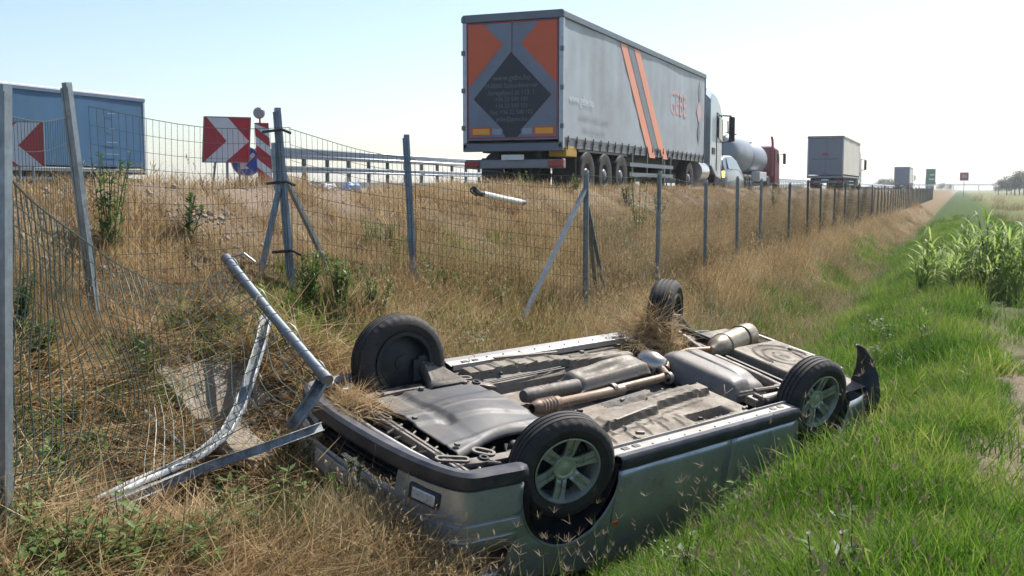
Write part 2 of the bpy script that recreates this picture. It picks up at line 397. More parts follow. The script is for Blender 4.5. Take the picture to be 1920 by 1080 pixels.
# sagging mesh
TOP = [PA(14, 330, 4.55), PA(70, 385, 4.9), PA(150, 445, 5.4), PA(240, 506, 6.1), PA(340, 541, 6.8), PA(430, 500, 7.35)]
BOT = [PA(0, 930, 4.35), PA(90, 930, 4.6), PA(190, 930, 5.2), PA(300, 880, 5.5), PA(430, 815, 5.8), PA(602, 722, 6.1)]
def lerp_path(pts, s):
    k = s * (len(pts) - 1); i = min(int(k), len(pts) - 2); f = k - i
    p = [pts[max(0, i - 1)], pts[i], pts[i + 1], pts[min(len(pts) - 1, i + 2)]]
    return .5 * ((2 * p[1]) + (p[2] - p[0]) * f + (2 * p[0] - 5 * p[1] + 4 * p[2] - p[3]) * f * f + (3 * p[1] - p[0] - 3 * p[2] + p[3]) * f ** 3)
def sag_mesh(s, t):
    s2 = min(1, max(0, s + .015 * math.sin(9 * t + 4 * s)))
    a_, b_ = lerp_path(TOP, s2), lerp_path(BOT, s2)
    p = a_.lerp(b_, t)
    bul = math.sin(math.pi * t) * math.sin(math.pi * min(1, s * 1.02))
    d_ = (Vector((-SY, CY, 0)))
    cr = .05 * bul
    return p + d_ * (.25 * bul * (1 - s * .5)) + Vector((cr * math.sin(11 * s + 6 * t), cr * math.sin(8 * t - 9 * s), -.05 * bul + cr * math.sin(13 * s + 5 * t)))
mb = MB()
for i in range(33):
    s = i / 32
    mb.tube([sag_mesh(s, t_) for t_ in np.linspace(0, 1, 16)], .003, 4, cap=False)
for j in range(15):
    mb.tube([sag_mesh(s, j / 14) for s in np.linspace(0, 1, 26)], .0045 if j == 0 else .0026, 4, cap=False)
o = mb.build('wire_mesh', wire_m, bf, smooth=0); o['kind'] = 'stuff'
# upper wires still stretched between the two standing left posts
mb = MB(); l0, l1 = leftpost[0] - Vector((0, 0, .12)), A['lean'][0] - Vector((0, 0, .2))
wires(mb, lambda s, t_: l0.lerp(l1, s) + Vector((0, 0, -1.05 * t_ - .03 * math.sin(math.pi * s))), .0015, 22, 7)
o = mb.build('wire_mesh', wire_m, bf, smooth=0); o['kind'] = 'stuff'
# curled cut wire ends along the fallen post
for k in range(13):
    p0 = a.lerp(c, .04 + k * .075); dx = random.uniform(.8, 1.2); toward = Vector((-CY, -SY, 0)); r_ = random.uniform(.12, .26)
    sg = -1 if k % 4 else .5
    pts = [p0 + Vector((0, 0, .03)) + toward * (r_ * -sg * math.sin(q * 1.5)) * .9 + Vector((0, 0, -r_ * .75 * (1 - math.cos(q * 1.5)) + .02)) + Vector((SY, -CY, 0)) * (.05 * q * dx) for q in np.linspace(0, 1.1, 7)]
    mb = MB(); mb.tube(pts, .0032, 5); mb.build('cut_wire', wire_steel, bf)

# ---------------------------------------------------------------- concrete chute, marker post, litter
conc = mat('concrete', (.25, .215, .17), .9, 0, .25, 9, .5, 40, dirt=(.14, .11, .075), dscale=4, damt=.8, grime=0.6)
ch = thing('drain_chute', 'broken concrete drainage slab in the bare soil under the torn fence', 'drain', (0, 0, 0))
for i, (s0, s1, dz) in enumerate(((.05, .40, -.03), (.42, .72, -.05))):
    base = Vector((-4.50, 5.40, 0)); dr = Vector((1, -.12, 0)).normalized(); sd_ = Vector((.12, 1, 0)).normalized()
    rows = []
    for q in np.linspace(s0, s1, 5):
        row = []
        for w in (-.34, -.30, -.16, 0, .16, .30, .34):
            p = base + dr * q + sd_ * (w + .015 * math.sin(9 * q + 5 * w))
            edge = .05 if abs(w) > .29 else 0
            row.append((p.x, p.y, gz(base.x + dr.x * q, base.y + dr.y * q) + .03 + edge + dz + .012 * math.sin(13 * w + 7 * q)))
        rows.append(row)
    m_ = MB(); m_.grid(rows); m_.build('slab', conc, ch, solid=.06, bevel=.008)

mp = thing('marker_post', 'snapped white roadside marker post with black end lying on the crest', 'marker post')
a, b = PA(905, 364, 15.6, .14), PA(976, 379, 15.2, .14)
d = (b - a).normalized()
mb = MB(); mb.tube([a, b], .04, 10, flat=1.0); mb.build('post_body', white_paint, mp)
mb = MB(); mb.tube([a - d * .16, a - d * .004], .034, 10); mb.tube([a - d * .24 + Vector((0, 0, .03)), a - d * .15], .05, 8); mb.build('post_end', black, mp)
mb = MB(); mb.tube([b + d * .004, b + d * .1], .036, 10); mb.build('post_end', grey_metal, mp)

def crumple(name, px, py, Z, size, m_, label, cat, grp=None):
    p = P(px, py, Z); bm = bmesh.new(); bmesh.ops.create_icosphere(bm, subdivisions=3, radius=1)
    for v in bm.verts:
        n_ = 1 + .6 * float(vnoise(v.co.x * 3 + px, v.co.y * 3 + v.co.z * 2, 1, 5)); v.co = Vector((v.co.x * size[0], v.co.y * size[1], v.co.z * size[2])) * n_
    me = bpy.data.meshes.new(name); bm.to_mesh(me); bm.free(); me.materials.append(m_)
    o = link(name, me); o.location = (p.x, p.y, gz(p.x, p.y) + size[2] * .6); tag(o, label, cat, grp); return o
bagb = mat('blue_plastic_film', (.16, .33, .62), .35, 0, .3, 6); bagw = mat('white_plastic_film', (.62, .63, .62), .4, 0, .15, 6)
crumple('plastic_bag', 657, 336, 11.9, (.10, .13, .08), bagb, 'crumpled blue plastic bag on the embankment crest', 'bag')
crumple('plastic_bag', 612, 334, 11.7, (.13, .11, .06), bagw, 'crumpled white plastic bag on the embankment crest', 'bag')
mb = MB()
for k in range(5):
    mb.box((.12 * k - .25, .03 * math.sin(k * 3), .04 + .02 * (k % 2)), (.11, .09, .05 + .02 * (k % 3)), Euler((.2 * k, .3, k)).to_matrix())
o = mb.build('bumper_scrap', white_paint, bevel=.01); p = P(588, 334, 11.6); o.location = (p.x, p.y, gz(p.x, p.y)); tag(o, 'broken white plastic scrap beside the tripod fence post', 'debris')
mb = MB(); mb.box((0, 0, .11), (.9, .35, .22)); mb.box((.12, .05, .27), (.5, .25, .1))
o = mb.build('kerb_block', white_paint, bevel=.03); p = P(925, 345, 18.4); o.location = (p.x, p.y, gz(p.x, p.y)); o.rotation_euler.z = .5; tag(o, 'pale concrete block on the shoulder behind the grey trailer', 'block')
# ---------------------------------------------------------------- median guard rail
GXR = -19.1
gr = thing('guard_rail', 'grey steel median guard rail on closely spaced posts behind the trucks', 'guard rail', (GXR, 0, 1.62))
yA = 27.0; railm = mat('bright_rail', (.48, .51, .53), .45, .5, .12, 4)
prof = [(0, 0), (.05, .03), (.05, .09), (0, .13), (0, .19), (.05, .23), (.05, .29), (0, .32)]
for (zb, x0) in ((.93, .12), (.50, .12)):
    mb = MB(); mb.grid([[(x0 + a_, y, zb + b_ * (1 if zb > .9 else .6)) for a_, b_ in prof] for y in (yA, 40, 80, 200, 420)]); mb.build('rail', railm, gr, solid=.006)
mb = MB(); mb.grid([[(-.12 - a_, y, .93 + b_) for a_, b_ in prof] for y in (yA, 40, 80, 200, 420)]); mb.build('rail', galv, gr, solid=.006)
for k in range(90):
    y = yA + .4 + k * 1.333; mb = MB(); mb.bar((0, y, -.25), (0, y, 1.2), .12, .08); mb.build('post', galv_far, gr)
mb = MB(); mb.box((0, yA - .25, .85), (.34, .7, .75)); mb.box((0, yA - .35, .15), (.2, .3, .8)); mb.build('rail_end', grey_metal, gr, bevel=.05)
mb = MB(); mb.box((.16, yA + 60, .12), (.1, 122, .2)); mb.build('base_rail', galv, gr)

# ---------------------------------------------------------------- work-zone signs
def yaw_to_cam(p, off=0): return math.atan2(-p.x, p.y) + off          # board's -y face towards the viewer
def board_fn(w, h):
    return lambda u, v, d: (-w / 2 + u * w, d, v * h)
def chevron(px, py, Z, w, h, flip, label, tilt=0):
    p = P(px, py, Z); root = thing('chevron_board', label, 'road sign', (p.x, p.y, 1.42), (0, 0, yaw_to_cam(p, .12 if not flip else -.2)))
    z0 = p.z - h / 2 - 1.42; f = board_fn(w, h)
    g = lambda u, v, d: (f(u, v, d)[0] + tilt * (v - .5) * h, d, z0 + v * h)
    mb = MB(); mb.prism([(0, 0), (1, 0), (1, 1), (0, 1)], g, 0, .02); pl = mb.build('panel', red_film, root)
    fl = (lambda u: 1 - u) if flip else (lambda u: u)
    mb = MB(); mb.prism([(fl(.04), .012), (fl(.50), .012), (fl(.985), .47), (fl(.51), .985), (fl(.06), .985), (fl(.50), .47)], g, -.003, -.0005); mb.build('chevron', white_film, pl, smooth=0)
    mb = MB()
    for (u0, v0), (u1, v1) in (((0, 0), (1, 0)), ((1, 0), (1, 1)), ((1, 1), (0, 1)), ((0, 1), (0, 0))):
        mb.bar(g(u0, v0, .01), g(u1, v1, .01), .028, .018)
    mb.build('frame', grey_metal, root)
    for s, lean in ((-.22, -.1), (.0, 0), (.25, .03)):
        mb = MB(); mb.bar((s * w + lean, .06, 0), (s * w, .035, z0 + .2), .035, .035); mb.build('leg', grey_metal, root)
    return root
chevron(425, 262, 19.0, .80, .79, False, 'red and white chevron board pointing right beside the blue arrow sign', .06)
chevron(34, 270, 17.0, .76, .70, True, 'red and white chevron board pointing left in front of the blue trailer', .0)
p = P(462, 303, 19.5); root = thing('arrow_sign', 'round blue sign with white arrow partly behind the chevron board', 'road sign', (p.x, p.y, 1.42), (0, 0, yaw_to_cam(p)))
z0 = p.z - 1.42
mb = MB(); mb.lathe([(.0001, 0), (.27, 0), (.27, .015), (.0001, .015)], 40, (0, 0, z0)); disc = mb.build('disc', blue_film, root)
mb = MB(); mb.lathe([(.255, -.001), (.255, -.004), (.268, -.004), (.268, -.001)], 40, (0, 0, z0), close=True); mb.build('rim', white_film, disc)
fn = lambda u, v, d: ((u + v) * .7071, d, z0 + (v - u) * .7071)
mb = MB(); mb.prism([(-.2, -.035), (.06, -.035), (.06, -.12), (.2, 0), (.06, .12), (.06, .035), (-.2, .035)], lambda u, v, d: (-fn(u, v, d)[0], d, fn(u, v, d)[2]), -.004, -.001); mb.build('arrow', white_film, disc, smooth=0)
mb = MB(); mb.bar((0, .04, 0), (0, .04, z0 + .1), .05, .05); mb.build('post', grey_metal, root)
mb = MB(); mb.box((0, .04, .06), (.5, .35, .12)); mb.build('foot', black, root, bevel=.02)
p = P(494, 285, 18.6); root = thing('beacon_panel', 'slim red and white striped beacon panel with a round warning lamp on top', 'beacon', (p.x, p.y, 1.42), (0, 0, yaw_to_cam(p)))
w, h, z0 = .24, 1.0, p.z - .5 - 1.42
g = lambda u, v, d: (-w / 2 + u * w - .05 * (v - .5), d, z0 + v * h)
mb = MB(); mb.prism([(0, 0), (1, 0), (1, 1), (0, 1)], g, 0, .03); pl = mb.build('panel', red_film, root, bevel=.003)
for v0 in (.06, .45, .76):
    v1 = min(v0 + .17, .985)
    mb = MB(); mb.prism([(.0, v0 + .18 if v0 < .7 else .93), (1, v0 - .02), (1, v0 + .13), (0, min(.985, v0 + .33))], g, -.003, -.0005); mb.build('stripe', white_film, pl, smooth=0)
mb = MB(); mb.lathe([(.0001, -.05), (.08, -.045), (.1, -.02), (.1, .03), (.07, .05), (.0001, .05)], 28, (-.06, .02, z0 + h + .17)); mb.build('lamp', mat('smoky_lens', (.30, .27, .28), .3), root)
mb = MB(); mb.bar((-.05, .02, z0 + h - .02), (-.05, .02, z0 + h + .1), .04, .03); mb.build('lamp_stem', red_film, root)
mb = MB(); mb.box((0, .02, .05), (.7, .4, .1)); mb.bar((0, .02, .1), (0, .02, z0 + .02), .05, .05); mb.build('foot', mat('orange_plastic', (.5, .13, .03), .6), root, bevel=.02)

# ---------------------------------------------------------------- trucks
ROAD = 1.424
def text_part(txt, size, place, m_, parent, squash=1.0):
    """place(u, v) -> point; the lettering is centred on u, standing on v = 0"""
    cu = bpy.data.curves.new('lettering', 'FONT'); cu.body = txt; cu.size = size; cu.align_x = 'CENTER'; cu.resolution_u = 2
    tmp = bpy.data.objects.new('lettering', cu); COL.objects.link(tmp)
    dg = bpy.context.evaluated_depsgraph_get(); me = bpy.data.meshes.new_from_object(tmp.evaluated_get(dg))
    COL.objects.unlink(tmp); bpy.data.objects.remove(tmp)
    for v in me.vertices: v.co = Vector(place(v.co.x * squash, v.co.y))
    me.materials.clear(); me.materials.append(m_); me.name = 'lettering'
    return link('lettering', me, parent)
truck_wheel_mesh = None
def truck_wheel(parent, x, y, sgn):
    global truck_wheel_mesh
    if truck_wheel_mesh is None:
        mb = MB(); mb.lathe([(.28, -.15), (.42, -.17), (.49, -.16), (.505, -.12), (.505, .12), (.49, .16), (.42, .17), (.28, .15)], 36, axis='X')
        a_ = mb.build('tyre', rubber); mb = MB()
        mb.lathe([(.285, .15), (.26, .14), (.25, .05), (.2, .03), (.16, .04), (.14, .12), (.1, .15), (.0001, .155)], 28, axis='X')
        for k in range(10):
            t_ = k * math.pi / 5; mb.tube([(.035, .185 * math.cos(t_), .185 * math.sin(t_)), (.075, .185 * math.cos(t_), .185 * math.sin(t_))], .016, 6)
        b_ = mb.build('rim', mat('truck_rim', (.16, .165, .17), .5, .4, .15, 6), None)
        truck_wheel_mesh = (a_.data, b_.data)
        for q in (a_, b_): bpy.data.objects.remove(q)
    e = link('wheel', truck_wheel_mesh[0], parent); e.location = (x, y, .505); e.rotation_euler.z = 0 if sgn > 0 else math.pi
    link('rim', truck_wheel_mesh[1], e)
grey_frame = mat('slate_frame', (.13, .16, .19), .5, .2, .1, 3)
def semi(label, loc, rz, curtain, frame, door, cabc, group=None, detail=2, roofc=None, W=2.55, HT=4.0):
    root = thing('semi_truck', label, 'truck', loc, (0, 0, rz), group)
    L, HB = 13.6, 1.15; hw = W / 2
    # curtain sides with soft vertical ribs
    for s in (-1, 1):
        rows = []
        for z in np.linspace(HB + .12, HT - .14, 10):
            rows.append([(s * (hw - .025 + .004 * math.sin(y * 9.2) * math.sin(math.pi * (z - HB) / 3) + .008 * math.sin(y * 1.3 + z)), y, z) for y in np.linspace(.12, L - .08, 90)])
        mb = MB(); mb.grid(rows); mb.build('curtain', curtain, root)
        mb = MB(); mb.box((s * (hw - .03), L / 2, HT - .07), (.09, L, .15)); mb.build('top_rail', frame, root, bevel=.02)
        mb = MB(); mb.box((s * (hw - .06), L / 2, HB - .03), (.06, L, .12)); mb.build('side_rave', grey_metal, root)
        if detail == 2:
            for k in range(24):
                y = .35 + k * (L - .6) / 23; mb = MB()
                mb.bar((s * (hw + .004), y, HB + .16), (s * (hw - .02), y, HB - .13), .012, .05, up=(0, 1, 0)); mb.box((s * (hw + .006), y, HB + .05), (.02, .07, .05)); mb.build('strap', black, root)
        if detail == 2:
            mb = MB(); mb.grid([[(s * (hw - .03 + (.012 if i % 2 else 0)), y, z) for i, y in enumerate(np.linspace(.15, L - .1, 95))] for z in (HB + .12, HB - .04)]); mb.build('curtain_hem', mat('hem_grey', (.12, .13, .14), .6), root)
    mb = MB(); mb.box((0, L / 2, HT - .03), (W - .16, L - .1, .04)); mb.build('roof', roofc or frame, root)
    mb = MB(); mb.box((0, L / 2, HB - .02), (W - .2, L - .02, .1)); mb.build('floor', black, root)
    mb = MB(); mb.box((0, L - .03, (HB + HT) / 2), (W, .06, HT - HB)); mb.build('front_wall', frame, root, bevel=.01)
    for s in (-1, 1):
        mb = MB(); mb.box((s * (hw - .05), .07, (HB + HT) / 2 - .06), (.1, .1, HT - HB + .1)); mb.build('corner_post', mat('post_silver', (.38, .41, .44), .4, .5), root, bevel=.01)
        dw = W / 2 - .11
        mb = MB(); mb.box((s * (dw / 2 + .003), .045, (HB + HT) / 2 - .05), (dw - .006, .05, HT - HB - .25)); dr = mb.build('rear_door', door, root, bevel=.008)
        if detail == 2:
            for z in (1.5, 2.3, 3.1, 3.8):
                mb = MB(); mb.box((s * (hw - .02), .012, z), (.07, .05, .1)); mb.build('hinge', frame, dr)
    mb = MB(); mb.box((0, .06, HT - .06), (W - .02, .12, .17)); mb.build('rear_header', frame, root, bevel=.015)
    mb = MB(); mb.box((0, .06, HB - .08), (W - .02, .12, .17)); mb.build('rear_sill', frame, root, bevel=.015)
    # chassis
    mb = MB()
    for s in (-1, 1): mb.box((s * .5, L / 2, .95), (.14, L - .6, .3))
    for y in (1, 4, 7, 10, 12.6): mb.box((0, y, .95), (1.1, .12, .24))
    mb.build('chassis', black, root)
    mb = MB(); mb.box((0, .18, .72), (2.3, .12, .2)); mb.build('rear_bumper', grey_metal, root, bevel=.02)
    for s in (-1, 1):
        mb = MB(); mb.box((s * .98, .1, .72), (.34, .05, .13)); mb.build('tail_lamp', red_lamp, root, bevel=.01)
        mb = MB(); mb.box((s * .85, .95, .5), (.55, .03, .75)); mb.build('mud_flap', black, root)
        mb = MB(); mb.box((s * .95, 2.9, 1.02), (.4, 3.7, .05)); mb.build('mudguard', black, root)
        for y in (1.6, 2.9, 4.2): truck_wheel(root, s * 1.02, y, s)
        mb = MB(); mb.box((s * .8, 9.6, .6), (.12, .12, .9)); mb.box((s * .8, 9.6, .12), (.3, .3, .04)); mb.build('landing_leg', grey_metal, root)
        mb = MB()
        for z in (.55, .8): mb.box((s * 1.2, 7.0, z), (.03, 4.4, .1))
        for y in (5.2, 6.6, 8.2, 9.1): mb.box((s * 1.15, y, .8), (.04, .06, .6))
        mb.build('side_guard', grey_frame, root)
    mb = MB(); mb.box((0, .06, .86), (.52, .02, .11)); mb.build('plate', white_paint, root)
    # tractor
    c0 = L + .45
    sec = []
    for (y, zb, zt, ins, top) in ((c0, .95, 3.3, .0, .18), (c0 + .25, .95, 3.55, 0, .22), (c0 + 1.0, .6, 3.55, 0, .3), (c0 + 1.55, .55, 3.35, .0, .32), (c0 + 1.95, .5, 2.95, .02, .2), (c0 + 2.12, .45, 2.1, .05, .08), (c0 + 2.25, .4, 1.2, .08, .05)):
        w2 = 1.23 - ins
        sec.append([(-w2, y, zb), (-w2, y, (zb + zt) / 2), (-w2, y, zt - top), (-w2 + top, y, zt), (w2 - top, y, zt), (w2, y, zt - top), (w2, y, (zb + zt) / 2), (w2, y, zb)])
    mb = MB(); mb.grid(sec, wrap=True); mb.add(sec[0], [tuple(range(8))]); mb.add(sec[-1], [tuple(range(8))]); cab = mb.build('cab', cabc, root, smooth=35, bevel=.03)
    for s in (-1, 1):
        mb = MB(); x = s * 1.238
        mb.prism([(c0 + 1.05, 1.95), (c0 + 1.9, 1.8), (c0 + 1.8, 2.55), (c0 + 1.05, 2.65)], lambda u, v, d: (x + s * d, u, v), 0, .012); mb.build('side_window', glass, cab, smooth=0)
        mb = MB()
        for (ya, za, yb, zb) in ((c0 + .98, .8, c0 + .98, 2.75), (c0 + 2.0, .8, c0 + 1.93, 2.6), (c0 + .98, 2.75, c0 + 1.85, 2.65)):
            mb.bar((x, ya, za), (x, yb, zb), .012, .02)
        mb.build('door_gap', black, cab, smooth=0)
        mb = MB(); mb.box((s * 1.24, c0 + .5, 1.45), (.02, .42, .22)); mb.build('locker', black, cab)
        mb = MB(); mb.box((s * 1.52, c0 + 2.1, 2.25), (.2, .14, .85)); mi = mb.build('mirror', black, cab, bevel=.04)
        mb = MB(); mb.tube([(s * 1.22, c0 + 1.95, 2.72), (s * 1.5, c0 + 2.1, 2.7)], .03, 6); mb.tube([(s * 1.22, c0 + 1.95, 1.8), (s * 1.5, c0 + 2.1, 1.84)], .03, 6); mb.build('mirror_arm', black, mi)
        truck_wheel(root, s * 1.05, c0 + 1.45, s); truck_wheel(root, s * .95, L - 1.9, s)
        mb = MB(); mb.lathe([(.53, -.2), (.62, -.2), (.62, .02), (.53, .02)], 24, (s * 1.2, c0 + 1.45, .5), axis='X', close=True); mb.build('wheel_arch', black, cab)
        mb = MB(); mb.tube([(s * .95, L - 1.1 + .2, .75), (s * .95, L - .1 + .3, .75)], .33, 20); mb.build('fuel_tank', mat('polished_tank', (.55, .55, .56), .3, .8), root)
        mb = MB(); mb.box((s * .95, c0 + 2.24, .75), (.36, .06, .2)); mb.build('headlight', glass, cab, bevel=.02)
    mb = MB(); mb.prism([(-1.05, 1.75), (1.05, 1.75), (.98, 2.75), (-.98, 2.75)], lambda u, v, d: (u, c0 + 2.185 - (v - 1.75) * .22 + d, v), 0, .02); mb.build('windscreen', glass, cab, smooth=0)
    mb = MB(); mb.box((0, L - 1.0, .8), (.9, 4.4, .28)); mb.build('tractor_frame', black, root)
    return root
grey_curtain = mat('grey_tarpaulin', (.36, .40, .44), .5, 0, .08, .6, .05, 3, dirt=(.24, .25, .25), dscale=.5, damt=.5)
grey_frame = mat('slate_frame', (.13, .16, .19), .5, .2, .1, 3)
grey_door = mat('slate_door', (.16, .20, .27), .45, 0, .12, 2, dirt=(.15, .15, .15), dscale=1.2, damt=.5)
cab_silver = mat('silver_cab_paint', (.32, .38, .44), .35, .3, .06, 2, coat=.3)
T1 = semi('grey curtain trailer with orange corners and black diamond on its rear doors', (-7.7 - 1.16, 21.2, ROAD), 0, grey_curtain, grey_frame, grey_door, cab_silver, W=2.32, HT=3.88)
livery = mat('burnt_orange_print', (.55, .10, .035), .5, 0, .06, 3); navy = mat('black_print', (.016, .022, .035), .5, 0, .1, 3)
dkred = mat('red_edge_print', (.28, .035, .06), .5); txt_m = mat('pale_lettering', (.13, .145, .17), .6)
RW, RB, RH = 2.08, 1.26, 2.46
rf = lambda u, v, d: (-RW / 2 + u * RW, .017 - d, RB + (1 - v) * RH)
doors = [c_ for c_ in T1.children if c_.name.startswith('rear_door')]
def decal(name, poly, m_, d=.004, f=rf, par=None):
    mb = MB(); mb.prism(poly, f, d - .003, d); return mb.build(name, m_, par or doors[0], smooth=0)
decal('print', [(.01, .015), (.18, .015), (.40, .19), (.01, .56)], livery); decal('print', [(.99, .015), (.80, .015), (.60, .19), (.99, .54)], livery)
decal('print', [(.49, .26), (.93, .635), (.60, .925), (.60, .955), (.555, .99), (.43, .99), (.40, .955), (.40, .925), (.07, .655)], navy)
for a_, b_ in (((0, 0), (1, .012)), ((0, .988), (1, 1)), ((0, .012), (.012, .988)), ((.988, .012), (1, .988))):
    decal('print', [a_, (b_[0], a_[1]), b_, (a_[0], b_[1])], dkred, .006)
for u0, u1 in ((.04, .27), (.74, .97)):
    decal('reflector', [(u0, .9), (u1, .9), (u1, .975), (u0, .975)], livery, .006); decal('reflector', [(u0 + .02, .913), (u1 - .02, .913), (u1 - .02, .962), (u0 + .02, .962)], orange_film, .009)
for u0, u1 in ((.28, .385), (.615, .725)): decal('sticker', [(u0, .915), (u1, .915), (u1, .965), (u0, .965)], mat('pale_sticker', (.28, .31, .38), .5), .006)
for s_, v, t_ in ((.15, .50, 'www.gebe.hu'), (.125, .565, 'H-8000 Székesfehérvár'), (.125, .625, 'Seregélyesi út 113. 1'), (.115, .68, '+36 22 500 100'), (.115, .735, '+36 22 500 101'), (.115, .79, 'Fax: +36 22 500 102'), (.115, .85, 'gebe@gebe.hu')):
    text_part(t_, s_ * 1.15, lambda x, y, v=v: (x - .01, .017 - .0065, RB + (1 - v) * RH + y), txt_m, doors[0], .9)
curt = [c_ for c_ in T1.children if c_.name.startswith('curtain') and not c_.name.startswith('curtain_hem')][1]
sf = lambda u, v, d: (1.146 + d, u, v)
salmon = mat('orange_stripe_print', (.78, .30, .18), .5, 0, .05, 2); dgrey = mat('grey_stripe_print', (.16, .18, .21), .5, 0, .05, 2)
decal('print', [(4.1, 3.72), (4.65, 3.72), (7.15, 1.27), (6.55, 1.27)], salmon, .004, sf, curt)
decal('print', [(4.70, 3.72), (5.22, 3.72), (7.75, 1.27), (7.20, 1.27)], dgrey, .004, sf, curt)
decal('print', [(5.27, 3.72), (5.80, 3.72), (8.40, 1.27), (7.80, 1.27)], salmon, .004, sf, curt)
for y0 in (6.62, 7.95): decal('print', [(y0, 1.3), (y0 + .55, 1.3), (y0 + .8, 1.02), (y0 + .22, 1.02)], salmon, .012, sf, curt)
faint = mat('faint_pink_print', (.58, .36, .36), .5, 0, .05, 2)
text_part('GEBE', .95, lambda x, y: (1.1495, 10.0 + x, 2.35 + y), faint, curt, .95)
for zc, m_ in ((2.62, faint),): decal('logo', [(12.35, zc), (12.7, zc - .4), (13.05, zc), (12.7, zc + .4)], m_, .004, sf, curt)
for zc in (3.25, 1.98): decal('logo', [(12.5, zc), (12.7, zc - .36), (12.9, zc), (12.7, zc + .36)], dgrey, .004, sf, curt)
text_part('www.gebe.hu', .30, lambda x, y: (1.1495, 1.25 + x, 2.02 + y), mat('white_print', (.62, .66, .70), .5), curt)
for z_, n_ in ((1.72, 'nemzetközi szállítmányozás'), (1.45, 'raktározás logisztika')): text_part(n_, .2, lambda x, y, z_=z_: (1.1495, 2.2 + x, z_ + y), mat('dull_print', (.31, .33, .36), .5), curt)
mb = MB(); mb.box((.94, .62, .98), (.40, .7, .22)); mb.build('toolbox', mat('yellow_plastic', (.42, .24, .02), .5), T1, bevel=.02)

beige_c = mat('beige_tarpaulin', (.60, .56, .49), .55, 0, .08, .8); grey_b = mat('blue_grey_door', (.16, .19, .23), .5, 0, .08, 2)
T2 = semi('pale beige curtain trailer with grey rear doors driving ahead of the silver tanker', (-7.75 - 1.275, 80.5, ROAD), 0, beige_c, mat('grey_frame', (.22, .22, .22), .5), grey_b, cab_silver, detail=1)
d2 = [c_ for c_ in T2.children if c_.name.startswith('rear_door')][0]
decal('print', [(.42, .38), (.58, .38), (.62, .44), (.38, .44)], dkred, .004, rf, d2); decal('print', [(.06, .545), (.94, .545), (.94, .56), (.06, .56)], navy, .004, rf, d2)
T3 = semi('distant grey box trailer between the green sign and the far trees', (-7.9 - 1.275, 196, ROAD), 0, beige_c, mat('grey_frame', (.22, .22, .22), .5), grey_b, cab_silver, detail=1)
T5 = semi('farthest faded trailer near the brown red sign', (-7.9 - 1.275, 380, ROAD), 0, beige_c, mat('grey_frame', (.22, .22, .22), .5), beige_c, cab_silver, detail=1)
blue_c = mat('blue_tarpaulin', (.024, .105, .21), .55, 0, .15, .7, .1, 4, dirt=(.05, .12, .19), dscale=.6, damt=.5)
T4 = semi('blue curtain trailer with pale roof edge behind the left chevron board', (-30.2 - 1.275, 34.2, 1.2), math.pi, blue_c, mat('dark_blue_frame', (.10, .15, .22), .5), blue_c, cab_silver, detail=1, roofc=white_paint)
for s in (-1, 1):
    mb = MB(); mb.box((s * 1.2, 6.8, 4.02), (.14, 13.6, .08)); mb.build('roof_edge', white_paint, T4, bevel=.02)
for k, (z, w_) in enumerate(((3.3, .4), (2.72, .3), (2.2, .6), (1.75, .7))):
    mb = MB(); mb.box((-1.29, 1.9, z), (.012, w_, .018)); mb.build('seam', mat('pale_seam', (.28, .36, .43), .6), T4)

# tanker
silver = mat('brushed_tank', (.22, .25, .28), .5, .3, .15, 1.2)
tk = thing('tanker_truck', 'silver tanker lorry with a bulging tank and red cab ahead of the grey trailer', 'truck', (-12.3, 58, ROAD))
for (y0, y1, r_) in ((.3, 6.2, 1.12), (6.35, 12.0, .98)):
    mb = MB(); mb.lathe([(.0001, y0), (r_ * .5, y0 + .08), (r_ * .85, y0 + .3), (r_, y0 + .75), (r_ + .01, (y0 + y1) / 2), (r_, y1 - .75), (r_ * .85, y1 - .3), (r_ * .5, y1 - .08), (.0001, y1)], 32, (0, 0, 2.2 if r_ > 1 else 2.05), axis='Y'); mb.build('tank', silver, tk, smooth=60)
mb = MB(); mb.box((0, 6.2, .95), (1.0, 12.4, .3)); mb.build('chassis', black, tk)
mb = MB(); mb.box((0, .2, .75), (2.3, .15, .25)); mb.build('rear_bumper', grey_metal, tk)
mb = MB()
for y in (3, 5, 8, 10): mb.lathe([(.2, 0), (.2, .12), (.0001, .13)], 12, (0, y, 3.28 if y < 6 else 3.0), axis='Z')
mb.build('manhole', grey_metal, tk)
mb = MB(); mb.bar((.5, 1.0, 3.2), (.5, .9, 3.9), .06, .06); mb.build('ladder', grey_metal, tk)
for s in (-1, 1):
    for y in (2.0, 3.3, 4.6, 10.6, 14.6): truck_wheel(tk, s * 1.02, y, s)
    mb = MB(); mb.box((s * 1.0, 8.2, .95), (.5, 2.4, .55)); mb.build('side_box', mat('side_box_white', (.5, .5, .5), .5), tk, bevel=.03)
redp = mat('red_cab_paint', (.20, .025, .035), .35, 0, .1, 2, coat=.4)
sec = []
for (y, zb, zt, ins, top) in ((12.9, .6, 2.9, 0, .15), (13.2, .55, 3.0, 0, .2), (14.4, .5, 2.95, .02, .22), (14.9, .45, 2.4, .04, .15), (15.1, .4, 1.3, .06, .05)):
    w2 = 1.22 - ins; sec.append([(-w2, y, zb), (-w2, y, zt - top), (-w2 + top, y, zt), (w2 - top, y, zt), (w2, y, zt - top), (w2, y, zb)])
mb = MB(); mb.grid(sec, wrap=True); mb.add(sec[0], [tuple(range(6))]); mb.add(sec[-1], [tuple(range(6))]); cb = mb.build('cab', redp, tk, bevel=.03)
